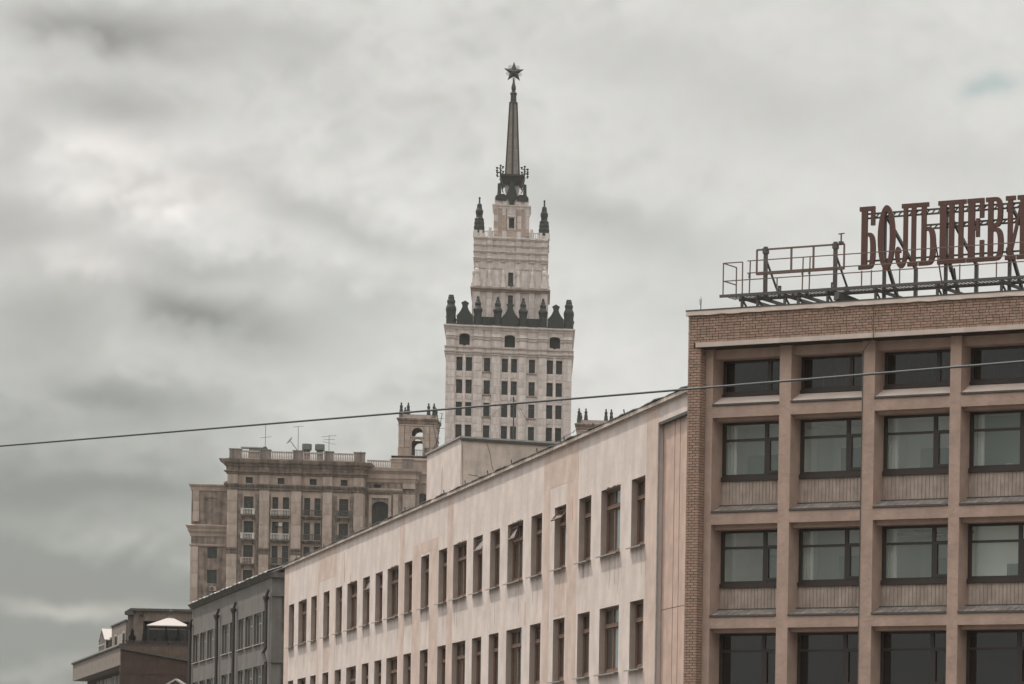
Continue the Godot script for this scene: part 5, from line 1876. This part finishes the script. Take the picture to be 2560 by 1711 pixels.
	part("finial", fi, M.dark_frame, pv)
	# dark settees inside
	for x in [-0.9, 0.35]:
		var se := S()
		box(se, x - 0.45, x + 0.45, 0.0, 0.42, -0.9, -0.3)
		box(se, x - 0.45, x + 0.45, 0.42, 0.85, -0.9, -0.72)
		part("bench", se, M.grey_pipe, pv)
	# clipped conifers in a row along the terrace edge
	var spots := [[0.62, -1.5, 1.55, 0.50], [3.45, -1.1, 1.72, 0.24], [4.42, -1.1, 1.62, 0.22], [2.55, -1.1, 0.72, 0.2], [1.62, -1.2, 1.5, 0.2]]
	var lab := ["broad dark conifer at the left corner of the roof terrace", "tall slim dark conifer in front of the white pavilion's middle", "slim dark conifer in front of the white pavilion's right part", "short dark conifer in front of the pavilion's left part", "slim dark conifer left of the white pavilion by the doorway"]
	for i in spots.size():
		var s: Array = spots[i]
		var p := O + Basis(Vector3.UP, deg_to_rad(5.2)) * Vector3(s[0], 15.94, s[1])
		var cn := thing("conifer", lab[i], "conifer", p, 5.2, "potted conifers on the roof terrace")
		var tk := S()
		tube(tk, Vector3(0, 0, 0), Vector3(0, s[2] * 0.8, 0), 0.05, 6, 0.015)
		part("trunk", tk, M.bark, cn)
		var lf := S()
		for q in 2200:
			var hh := sqrt(rng.randf())
			hh = 1.0 - hh
			var rr: float = s[3] * (1.0 - hh) * sqrt(rng.randf()) * (0.86 + 0.25 * sin(hh * 17.0 + i))
			if hh < 0.10:
				rr *= 0.8
			var a := rng.randf() * TAU
			var at := Vector3(cos(a) * rr, 0.06 + hh * (s[2] - 0.06), sin(a) * rr)
			var up2 := Vector3(cos(a) * 0.5, 1.0, sin(a) * 0.5).normalized() * 0.14
			var sd := Vector3(-sin(a), 0.2, cos(a)) * 0.055
			tri(lf, at - sd, at + up2, at + sd)
		part("foliage", lf, M.conifer, cn)
	# small globe lamps on the street parapet
	for i in 3:
		var lp := thing("globe_lamp", ["small terrace lamp nearest the corner of the brown building", "small terrace lamp in the middle of the brown building's street edge", "small terrace lamp beside the glazed gable house"][i], "lamp", O + Basis(Vector3.UP, deg_to_rad(-65.9)) * Vector3([-9.23, -5.8, -0.4][i], 16.2, -0.3), -65.9, "small lamps on the terrace edge")
		var s1 := S()
		tube(s1, Vector3.ZERO, Vector3(0, 0.75, 0), 0.09, 6)
		part("post", s1, M.dark_frame, lp)
		var s2 := S()
		lathe(s2, Vector3(0, 0.75, 0), [Vector2(0.0, 0), Vector2(0.1, 0.03), Vector2(0.13, 0.12), Vector2(0.09, 0.2), Vector2(0.0, 0.22)], 10)
		part("globe", s2, M.canvas, lp)

# ---------------------------------------------------------------- the rooftop sign
# right half of a letter's bowl: an outer and an inner rounded curve from a stem
func bowl(st: SurfaceTool, x0: float, y0: float, y1: float, rx: float, tx: float, ty: float, z0: float, z1: float, slab := 0.0) -> void:
	var n := 12
	var o := []
	var q := []
	var cy := (y0 + y1) / 2
	var ry := (y1 - y0) / 2
	for i in n + 1:
		var t := -PI / 2 + PI * i / n
		var c := pow(maxf(cos(t), 0.0), 0.62)
		var s := signf(sin(t)) * pow(absf(sin(t)), 0.8)
		o.append(Vector2(x0 + slab + (rx - slab) * c, cy + ry * s))
		q.append(Vector2(x0 + slab * 0.6 + (rx - slab * 0.6 - tx) * c, cy + (ry - ty) * s))
	o.push_front(Vector2(x0, y0)); o.append(Vector2(x0, y1))
	q.push_front(Vector2(x0, y0 + ty)); q.append(Vector2(x0, y1 - ty))
	for i in o.size() - 1:
		strip(st, o[i], o[i + 1], q[i], q[i + 1], z0, z1)

func strip(st: SurfaceTool, a: Vector2, b: Vector2, c: Vector2, d: Vector2, z0: float, z1: float) -> void:
	# a..b outer edge, c..d inner edge
	quad(st, Vector3(a.x,a.y,z1), Vector3(c.x,c.y,z1), Vector3(d.x,d.y,z1), Vector3(b.x,b.y,z1))
	quad(st, Vector3(b.x,b.y,z0), Vector3(d.x,d.y,z0), Vector3(c.x,c.y,z0), Vector3(a.x,a.y,z0))
	quad(st, Vector3(a.x,a.y,z1), Vector3(b.x,b.y,z1), Vector3(b.x,b.y,z0), Vector3(a.x,a.y,z0))
	quad(st, Vector3(d.x,d.y,z1), Vector3(c.x,c.y,z1), Vector3(c.x,c.y,z0), Vector3(d.x,d.y,z0))

func oval(st: SurfaceTool, c: Vector2, ro: Vector2, ri: Vector2, a0: float, a1: float, z0: float, z1: float, n := 28) -> void:
	for i in n:
		var t := lerpf(a0, a1, float(i) / n)
		var u := lerpf(a0, a1, float(i + 1) / n)
		strip(st, c + Vector2(cos(t) * ro.x, sin(t) * ro.y), c + Vector2(cos(u) * ro.x, sin(u) * ro.y), c + Vector2(cos(t) * ri.x, sin(t) * ri.y), c + Vector2(cos(u) * ri.x, sin(u) * ri.y), z0, z1)

func rooftop_sign() -> void:
	var Y := 17.16
	var R := thing("rooftop_sign", "red slab serif letters on a steel scaffold above the brick parapet", "sign", Vector3(-13.308, Y, -97), -24.2)
	var z1 := -1.50
	var z0 := -1.57
	var b := 18.56 - Y      # foot of the letters above the roof
	var letters := []
	for i in 8:
		letters.append(S())
	var L = func(k: int, x0: float, x1: float, y0: float, y1: float) -> void:
		box(letters[k], x0, x1, b + y0, b + y1, z0, z1)
	# Б
	L.call(0, 5.09, 5.285, 0.13, 1.75); L.call(0, 5.02, 5.54, 1.752, 1.885); L.call(0, 5.0, 5.29, 0.0, 0.128)
	L.call(0, 5.41, 5.54, 1.31, 1.75)
	bowl(letters[0], 5.287, b, b + 1.10, 0.285, 0.17, 0.11, z0, z1, 0.05)
	# О
	oval(letters[1], Vector2(5.945, b + 0.915), Vector2(0.295, 0.975), Vector2(0.115, 0.79), 0, TAU, z0, z1)
	# Л
	L.call(2, 6.455, 7.0, 1.752, 1.882); L.call(2, 6.518, 6.655, 0.42, 1.75); L.call(2, 6.79, 6.932, 0.13, 1.75); L.call(2, 6.67, 6.995, 0.0, 0.128)
	oval(letters[2], Vector2(6.45, b + 0.42), Vector2(0.205, 0.46), Vector2(0.068, 0.28), -PI, 0.0, z0, z1, 16)
	oval(letters[2], Vector2(6.345, b + 0.425), Vector2(0.10, 0.19), Vector2(0.001, 0.001), 0.0, PI, z0, z1, 12)
	# Ь
	L.call(3, 7.126, 7.282, 0.13, 1.75); L.call(3, 7.024, 7.36, 1.752, 1.882); L.call(3, 7.043, 7.284, 0.0, 0.128)
	bowl(letters[3], 7.286, b, b + 1.15, 0.325, 0.18, 0.12, z0, z1, 0.05)
	# Ш
	for s in [[7.745, 7.955], [8.05, 8.215], [8.369, 8.522]]:
		L.call(4, s[0], s[1], 0.15, 1.75)
	for s in [[7.684, 8.00], [8.005, 8.28], [8.285, 8.61]]:
		L.call(4, s[0], s[1], 1.752, 1.885)
	L.call(4, 7.672, 8.60, 0.0, 0.148)
	# Е
	L.call(5, 8.687, 8.903, 0.14, 1.75); L.call(5, 8.654, 9.206, 1.752, 1.885); L.call(5, 8.64, 9.215, 0.0, 0.138)
	L.call(5, 9.07, 9.206, 1.30, 1.75); L.call(5, 8.905, 8.95, 0.94, 1.06); L.call(5, 8.952, 9.07, 0.74, 1.29); L.call(5, 9.08, 9.215, 0.14, 0.64)
	# В
	L.call(6, 9.346, 9.511, 0.13, 1.75); L.call(6, 9.269, 9.513, 1.752, 1.882); L.call(6, 9.237, 9.513, 0.0, 0.128)
	bowl(letters[6], 9.515, b + 0.99, b + 1.882, 0.315, 0.165, 0.12, z0, z1, 0.06)
	bowl(letters[6], 9.515, b, b + 0.985, 0.345, 0.175, 0.12, z0, z1, 0.06)
	# И
	L.call(7, 9.998, 10.149, 0.13, 1.75); L.call(7, 9.924, 10.24, 1.752, 1.882); L.call(7, 9.918, 10.257, 0.0, 0.128)
	L.call(7, 10.40, 10.55, 0.13, 1.75); L.call(7, 10.31, 10.63, 1.752, 1.882); L.call(7, 10.30, 10.63, 0.0, 0.128)
	strip(letters[7], Vector2(10.151, b + 0.62), Vector2(10.398, b + 1.66), Vector2(10.151, b + 0.22), Vector2(10.398, b + 1.26), z0, z1)
	for i in 8:
		part("letter", letters[i], M.letter_red, R)
	# scaffold; heights given above street level, shifted to the sign's base
	var P := func(x: float, y: float, z: float) -> Vector3:
		return Vector3(x, y - Y, z)
	var member := func(called: String, a: Vector3, c: Vector3, w: float, h: float, m: Material) -> void:
		var s := S()
		bar(s, a, c, w, h)
		part(called, s, m, R)
	# walkway: two long channels with a grating between them
	member.call("walkway_beam", P.call(0.39, 17.955, -1.15), P.call(15.2, 17.955, -1.15), 0.06, 0.085, M.steel)
	member.call("walkway_beam", P.call(0.6, 17.955, -1.95), P.call(15.2, 17.955, -1.95), 0.06, 0.085, M.steel)
	var gr := S()
	var n := 118
	for i in n:
		var x := 0.5 + i * 0.125
		bar(gr, P.call(x, 17.97, -1.18), P.call(x, 17.97, -1.92), 0.035, 0.02)
	part("grating", gr, M.steel, R).set_meta("kind", "stuff")
	for x in [1.15, 1.7, 2.65, 3.12, 4.14, 5.78, 7.86, 9.98, 12.1, 14.2]:
		member.call("trestle_leg", P.call(x, 17.91, -1.2), P.call(x, Y, -1.2), 0.07, 0.07, M.steel)
		member.call("cross_beam", P.call(x, 17.87, -1.1), P.call(x + 0.02, 17.87, -3.4), 0.07, 0.09, M.steel)
		member.call("trestle_leg", P.call(x, 17.83, -3.3), P.call(x, Y, -3.3), 0.07, 0.07, M.steel)
		member.call("slanting_strut", P.call(x, 17.80, -1.25), P.call(x + 0.18, Y, -1.7), 0.045, 0.045, M.steel)
	member.call("roof_runner", P.call(1.2, 17.50, -2.4), P.call(5.3, 17.50, -2.4), 0.06, 0.07, M.steel)
	member.call("roof_runner", P.call(1.2, 17.36, -3.25), P.call(15.0, 17.36, -3.25), 0.07, 0.08, M.steel)
	# slumped heavy beam end by the first letter
	member.call("loose_beam", P.call(4.55, 17.72, -1.0), P.call(5.15, 17.42, -2.6), 0.22, 0.24, M.dark_flashing)
	for q in [[1.69, 18.10], [2.16, 18.27], [2.64, 18.10], [3.12, 18.05], [4.01, 18.27], [4.48, 18.12]]:
		var s := S()
		box(s, q[0] - 0.045, q[0] - 0.02, 17.9 - Y, q[1] - Y, -1.75, -1.69)
		box(s, q[0] + 0.02, q[0] + 0.045, 17.9 - Y, q[1] - Y, -1.75, -1.69)
		box(s, q[0] - 0.02, q[0] + 0.02, q[1] - Y - 0.05, q[1] - Y, -1.75, -1.69)
		box(s, q[0] - 0.02, q[0] + 0.02, 17.9 - Y, q[1] - Y - 0.14, -1.75, -1.69)
		part("stub_post", s, M.steel, R)
	# handrails
	for q in [[1.35, 15.2, 18.98], [1.35, 15.2, 18.61], [0.5, 15.2, 18.41]]:
		member.call("handrail", P.call(q[0], q[2], -1.15), P.call(q[1], q[2], -1.15), 0.028, 0.028, M.thin_steel)
	for x in [0.5, 1.18, 5.32, 5.65, 6.61, 8.62, 9.83, 11.4]:
		member.call("rail_post", P.call(x, 18.0, -1.15), P.call(x, 18.96 if x < 1.3 else 18.45, -1.15), 0.03, 0.03, M.thin_steel)
	for x in [1.43, 3.28, 3.52]:
		member.call("rail_post", P.call(x, 18.0, -1.15), P.call(x + 0.02, 18.96, -1.15), 0.03, 0.03, M.thin_steel)
		member.call("rail_clamp", P.call(x, 18.45, -1.15), P.call(x, 18.62, -1.15), 0.05, 0.05, M.steel)
	member.call("rail_post", P.call(2.40, 18.0, -1.15), P.call(2.40, 18.42, -1.15), 0.03, 0.03, M.thin_steel)
	member.call("rail_post", P.call(0.5, 18.0, -1.92), P.call(0.5, 18.96, -1.92), 0.03, 0.03, M.thin_steel)
	member.call("handrail", P.call(0.5, 18.96, -1.15), P.call(0.5, 18.96, -1.92), 0.03, 0.03, M.thin_steel)
	member.call("handrail", P.call(0.5, 18.42, -1.15), P.call(0.5, 18.42, -1.92), 0.03, 0.03, M.thin_steel)
	member.call("handrail", P.call(0.5, 18.96, -1.15), P.call(1.18, 18.96, -1.15), 0.03, 0.03, M.thin_steel)
	# empty frame at the left end
	for x in [1.83, 4.26]:
		member.call("sign_post", P.call(x, 17.9, -1.42), P.call(x, 19.43, -1.42), 0.10, 0.10, M.steel)
		member.call("collar", P.call(x, 19.22, -1.42), P.call(x, 19.38, -1.42), 0.15, 0.15, M.steel)
		member.call("brace", P.call(x + 0.02, 18.98, -1.46), P.call(x + 0.02, 17.98, -2.3), 0.05, 0.05, M.steel)
	for q in [[1.52, 19.35, 4.56, 19.35, 0.05], [1.52, 18.615, 4.56, 18.615, 0.07], [1.52, 18.6, 1.52, 19.35, 0.045], [4.56, 18.6, 4.56, 19.35, 0.045], [2.73, 18.63, 2.73, 19.34, 0.05], [3.50, 18.63, 3.50, 19.34, 0.05]]:
		member.call("frame_bar", P.call(q[0], q[1], -1.42), P.call(q[2], q[3], -1.42), q[4], q[4], M.thin_steel)
	member.call("small_mast", P.call(4.45, 19.37, -1.42), P.call(4.45, 19.66, -1.42), 0.035, 0.035, M.steel)
	member.call("small_mast", P.call(4.36, 19.66, -1.42), P.call(4.56, 19.67, -1.42), 0.035, 0.03, M.steel)
	member.call("collar", P.call(4.45, 19.36, -1.42), P.call(4.45, 19.43, -1.42), 0.12, 0.12, M.steel)
	# frame behind the letters
	for x in [5.78, 7.86, 9.98, 12.2]:
		member.call("sign_post", P.call(x, 17.3, -1.72), P.call(x, 20.3, -1.72), 0.09, 0.09, M.steel)
		member.call("brace", P.call(x + 0.02, 20.15, -1.80), P.call(x + 0.02, 18.9, -3.7), 0.07, 0.10, M.steel)
		member.call("brace", P.call(x, 18.9, -1.78), P.call(x + 0.05, Y, -3.0), 0.09, 0.09, M.steel)
		member.call("rear_post", P.call(x + 0.02, 18.95, -3.7), P.call(x + 0.02, Y, -3.7), 0.10, 0.10, M.steel)
		member.call("bracket", P.call(x, 20.0, -1.66), P.call(x, 20.25, -1.66), 0.16, 0.08, M.dark_flashing)
		member.call("bracket", P.call(x, 18.75, -1.66), P.call(x, 18.95, -1.66), 0.16, 0.08, M.dark_flashing)
	for q in [[20.25, 5.1], [20.12, 5.1], [19.79, 7.2], [19.68, 7.2], [18.83, 5.2]]:
		member.call("letter_rail", P.call(q[1], q[0], -1.67), P.call(15.0, q[0], -1.67), 0.05, 0.05, M.steel)
	for q in [[20.25, 20.12, 5.5], [19.79, 19.68, 7.3]]:
		for i in 50:
			var x: float = q[2] + i * 0.19
			if x < 14.8:
				member.call("lattice_bar", P.call(x, q[1] + 0.02, -1.67), P.call(x + 0.09, q[0] - 0.02, -1.67), 0.03, 0.03, M.steel)
	member.call("ladder_side", P.call(8.05, 18.5, -1.9), P.call(8.18, Y, -2.1), 0.035, 0.035, M.thin_steel)
	member.call("ladder_side", P.call(7.40, 19.6, -1.8), P.call(7.62, Y, -2.3), 0.035, 0.035, M.thin_steel)
	var cb := S()
	var pr := Vector3.ZERO
	for i in 13:
		var t := i / 12.0
		var p: Vector3 = P.call(8.08 + 0.10 * t, 18.56 - 0.26 * sin(t * PI), -1.45)
		if i > 0:
			tube(cb, pr, p, 0.008, 5)
		pr = p
	part("loose_cable", cb, M.dark_flashing, R)

# ---------------------------------------------------------------- small things on the roofs
func aerial(called: String, label: String, at: Vector3, yaw: float, h: float, booms: Array, r := 0.05) -> Node3D:
	var o := thing(called, label, "aerial", at, yaw)
	var s := S()
	tube(s, Vector3.ZERO, Vector3(0, h, 0), r, 6, r * 0.7)
	part("mast", s, M.sooty_iron, o)
	for b in booms:      # [height, half length, tilt, element count, element half length]
		var e := S()
		var d := Vector3(cos(b[2]), sin(b[2]), 0.15)
		bar(e, Vector3(0, b[0], 0) - d * b[1], Vector3(0, b[0], 0) + d * b[1], r * 0.9)
		for i in int(b[3]):
			var c: Vector3 = Vector3(0, b[0], 0) + d * (b[1] * (2.0 * i / maxf(1.0, b[3] - 1.0) - 1.0))
			bar(e, c - Vector3(0.1, 0.0, 1) * b[4], c + Vector3(0.1, 0.0, 1) * b[4], r * 0.6)
		part("boom", e, M.sooty_iron, o)
	return o

func roof_things() -> void:
	var gb := Basis(Vector3.UP, deg_to_rad(7.8))
	var go := Vector3(-135.234, 0, -512)
	var G := func(x: float, y: float, z: float) -> Vector3:
		return go + gb * Vector3(x, y, z)
	aerial("tv_aerial", "tallest roof aerial with one boom and a dish at its foot, at the block's left", G.call(-2.9, 59.5, -4.0), 7.8, 6.0, [[4.0, 0.9, 0.12, 5, 0.4]])
	aerial("tv_aerial", "T shaped roof aerial with its boom at the very top, left of the drums", G.call(2.25, 59.5, -4.0), 7.8, 5.95, [[5.9, 0.8, 0.10, 4, 0.35]])
	aerial("tv_aerial", "roof aerial with three stacked booms right of the grey drums", G.call(7.12, 59.5, -4.0), 7.8, 4.7, [[4.5, 1.15, 0.12, 7, 0.45], [3.95, 0.85, 0.05, 4, 0.4], [3.4, 1.0, -0.2, 3, 0.4]])
	var thin := [[-7.3, 60.9], [-2.9, 61.0], [2.2, 61.0], [7.2, 61.0], [12.6, 61.1], [19.8, 60.4]]
	var where := ["at the far left pier", "at the second pier from the left", "at the middle pier", "at the fourth pier from the left", "at the right end pier", "at the low right pier"]
	for i in thin.size():
		var d := thing("downlead", "thin dark cable hanging down the balustraded roof %s" % where[i], "cable", G.call(thin[i][0], thin[i][1] - 1.6, 0.17 if i < 5 else -2.1), 7.8, "cables down the balustrade piers")
		var s := S()
		tube(s, Vector3.ZERO, Vector3(0, 1.75, 0), 0.035, 5)
		part("cable", s, M.sooty_iron, d)
	# dish on the first aerial and a mesh dish leaning on an arm
	var ds := thing("satellite_dish", "round grey dish at the foot of the tallest roof aerial", "dish", G.call(-2.9, 61.55, -3.8), 7.8, "")
	var s0 := S()
	lathe(s0, Vector3.ZERO, [Vector2(0.0, 0.0), Vector2(0.25, 0.03), Vector2(0.44, 0.12), Vector2(0.44, 0.15), Vector2(0.0, 0.05)], 14)
	part("bowl", s0, M.drum, ds).rotation.x = PI / 2
	var s01 := S()
	bar(s01, Vector3(0, 0, 0.05), Vector3(0.05, -0.1, 0.5), 0.04)
	bar(s01, Vector3(0, 0, 0.0), Vector3(0, -0.3, -0.18), 0.06)
	part("arm", s01, M.sooty_iron, ds)
	var dm := thing("mesh_dish", "tilted wire mesh dish on a leaning arm left of the T shaped aerial", "dish", G.call(2.1, 59.5, -4.0), 7.8)
	var s1 := S()
	tube(s1, Vector3.ZERO, Vector3(0, 2.1, 0), 0.05, 6)
	tube(s1, Vector3(0, 2.1, 0), Vector3(-1.05, 3.5, 0), 0.06, 6)
	part("arm", s1, M.sooty_iron, dm)
	var s2 := S()
	for k in 5:
		var r := 0.15 + 0.14 * k
		for q in 14:
			var t0 := TAU * q / 14.0; var t1 := TAU * (q + 1) / 14.0
			bar(s2, Vector3(cos(t0) * r, 0.25 * r * r, sin(t0) * r), Vector3(cos(t1) * r, 0.25 * r * r, sin(t1) * r), 0.025)
	for q in 10:
		var t0 := TAU * q / 10.0
		bar(s2, Vector3.ZERO, Vector3(cos(t0) * 0.71, 0.13, sin(t0) * 0.71), 0.025)
	var mb := part("mesh_bowl", s2, M.sooty_iron, dm, Vector3(-1.12, 3.55, 0))
	mb.rotation.z = 0.85
	mb.rotation.x = 0.45
	# two drum cowls
	var dl := ["left of the two grey drum vents behind the roof balustrade", "right of the two grey drum vents behind the roof balustrade"]
	for i in 2:
		var v := thing("drum_vent", dl[i], "vent", G.call([3.65, 5.68][i], 59.5, -4.0), 7.8, "drum vents on the block's roof")
		var s := S()
		lathe(s, Vector3.ZERO, [Vector2(0.50, 0), Vector2(0.50, 2.1), Vector2(0.0, 2.1)], 16)
		part("stack", s, M.drum, v)
		var t := S()
		lathe(t, Vector3.ZERO, [Vector2(0.5, 2.0), Vector2(0.74, 2.15), Vector2(0.77, 2.2), Vector2(0.77, 3.05), Vector2(0.74, 3.12), Vector2(0.0, 3.16)], 22)
		part("cowl", t, M.drum, v)
	var ht := thing("roof_hatch", "low grey hatch box behind the balustrade at the block's left end", "hatch", G.call(-5.0, 59.5, -3.5), 7.8)
	var hs := S()
	box(hs, -0.3, 1.7, 0, 2.1, -1.2, 0.6)
	part("box", hs, M.drum, ht)
	var hl := S()
	box(hl, -1.6, 1.8, 2.1, 2.25, -1.3, 0.7)
	part("lid", hl, M.zinc, ht)
	var hn := S()
	lathe(hn, Vector3.ZERO, [Vector2(0.0, 0), Vector2(0.3, 0.02), Vector2(0.45, 0.3), Vector2(0.3, 0.55), Vector2(0.0, 0.6)], 10)
	var vt := thing("vent_cowl", "small round brown cowl on the lower wing of the block", "vent", G.call(-8.65, 55.5, -2.4), 7.8)
	part("cowl", hn, M.sooty_stone, vt)
	# air conditioner under a window of the left wing
	var ac := thing("air_conditioner", "white air conditioner with a round fan under a window of the block's left wing", "air conditioner", G.call(-10.9, 38.35, -1.6), 7.8)
	var a1 := S()
	box(a1, 0, 1.05, 0, 0.72, 0.05, 0.45)
	part("case", a1, M.old_stone_c, ac)
	var a2 := S()
	lathe(a2, Vector3.ZERO, [Vector2(0.0, 0), Vector2(0.3, 0.0), Vector2(0.3, 0.03), Vector2(0.0, 0.04)], 14)
	part("fan", a2, M.sooty_iron, ac, Vector3(0.36, 0.36, 0.455)).rotation.x = PI / 2
	var a3 := S()
	for x in [0.15, 0.85]:
		bar(a3, Vector3(x, -0.02, 0.0), Vector3(x, -0.02, 0.45), 0.06)
	part("bracket", a3, M.sooty_iron, ac)
	var ac2 := thing("air_conditioner", "small box air conditioner between the second pair of windows of the block", "air conditioner", G.call(-0.1, 48.85, 0.0), 7.8)
	var a4 := S()
	box(a4, 0.0, 0.55, 0, 0.55, 0.02, 0.35)
	part("case", a4, M.white_paint, ac2)
	var a5 := S()
	box(a5, -0.45, -0.005, 0.05, 0.5, 0.02, 0.3)
	part("fan_case", a5, M.sooty_iron, ac2)
	# things on the pale building's roof
	var wb := Basis(Vector3.UP, deg_to_rad(-66.4))
	var wo := Vector3(-16.231, 0, -105)
	var W := func(x: float, y: float, z: float) -> Vector3:
		return wo + wb * Vector3(x, y, z)
	var m := thing("guyed_mast", "dark mast with wire stays on the stair tower in front of the tall tower", "mast", W.call(-35.7, 18.23, -4.2), 0.0)
	var ms := S()
	tube(ms, Vector3.ZERO, Vector3(-0.02, 2.1, 0), 0.028, 7)
	tube(ms, Vector3(-0.02, 2.1, 0), Vector3(-0.12, 2.9, 0), 0.012, 6, 0.006)
	part("pole", ms, M.dark_flashing, m)
	for q in [[-1.0, 1.15, 0.4], [0.45, 1.2, 0.6], [0.55, 1.05, -0.5]]:
		var s := S()
		var e := Vector3(q[0], q[1], q[2])
		bar(s, Vector3(-0.02, 2.05, 0), e, 0.012)
		part("stay", s, M.dark_flashing, m)
	var hp := thing("bent_pipe", "thin hooked pipe and slanting rods beside the guyed mast", "pipe", W.call(-35.2, 18.23, -5.6), 0.0)
	var hs2 := S()
	var pv := Vector3(0.35, 0.0, 0)
	for i in 13:
		var t := i / 12.0 * 3.9
		var p := Vector3(1.25 + 0.16 * cos(t - 0.9), 0.55 + 0.18 * sin(t - 0.9), 0)
		if i > 0:
			tube(hs2, pv, p, 0.013, 5)
		pv = p
	bar(hs2, Vector3(0.1, 0, 0), Vector3(1.15, 0.66, 0), 0.018)
	bar(hs2, Vector3(1.45, 0.0, -0.5), Vector3(1.95, 0.5, -0.5), 0.018)
	bar(hs2, Vector3(1.95, 0.5, -0.5), Vector3(2.2, 0.52, -0.5), 0.018)
	part("pipe", hs2, M.dark_flashing, hp)
	var ya := thing("yagi_aerial", "leaning ladder like aerial with short rungs left of the tall tower", "aerial", W.call(-40.3, 18.23, -1.9), 0.0)
	var y1 := S()
	bar(y1, Vector3(-0.16, 0.02, 0), Vector3(0.12, 1.75, 0), 0.025)
	bar(y1, Vector3(-0.30, 0.0, 0.1), Vector3(-0.05, 0.55, 0.05), 0.03)
	part("boom", y1, M.dark_flashing, ya)
	var y2 := S()
	bar(y2, Vector3(-0.02, 0.0, 0), Vector3(-0.28, 1.3, 0), 0.02)
	part("boom", y2, M.dark_flashing, ya)
	for i in 8:
		var e := S()
		var t := 0.12 + i * 0.125
		var c := Vector3(lerpf(-0.16, 0.12, t), 1.75 * t, 0)
		var hw := 0.17 if i % 2 == 0 else 0.10
		if i == 4:
			hw = 0.34
		bar(e, c + Vector3(-hw, 0.02, 0), c + Vector3(hw * 0.7, 0, 0), 0.016)
		part("rung", e, M.dark_flashing, ya)
	# rod on the corner of the brick building
	var bb := Basis(Vector3.UP, deg_to_rad(-24.2))
	var rd := thing("lightning_rod", "thin dark rod at the left corner of the brick parapet", "rod", Vector3(-13.308, 0, -97) + bb * Vector3(0.24, 17.36, -0.3), -24.2)
	var r1 := S()
	tube(r1, Vector3.ZERO, Vector3(0.01, 0.38, 0), 0.016, 6)
	tube(r1, Vector3(0.01, 0.38, 0), Vector3(0.0, 0.47, 0), 0.007, 6)
	part("rod", r1, M.dark_flashing, rd)
	var r2 := S()
	bar(r2, Vector3(-0.03, 0.22, 0), Vector3(-0.035, 0.40, 0), 0.012)
	bar(r2, Vector3(-0.03, 0.22, 0), Vector3(0.0, 0.2, 0), 0.012)
	part("clip", r2, M.dark_flashing, rd)

func overhead_wire() -> void:
	var w := thing("overhead_wire", "single taut tram wire crossing the whole view", "wire", Vector3(-4.0, 4.02, -18.0))
	var a := Vector3(-7.036, 4.018, -20.0)
	var b := Vector3(-0.509, 4.025, -15.8)
	var d := b - a
	var st := S()
	var pr := a - d * 2.5
	var n := 60
	for i in n:
		var t := -2.5 + 6.0 * (i + 1) / n
		var p := a + d * t
		tube(st, pr - w.position, p - w.position, 0.0058, 8)
		pr = p
	st.index()
	part("cable", st, M.wire_metal, w)
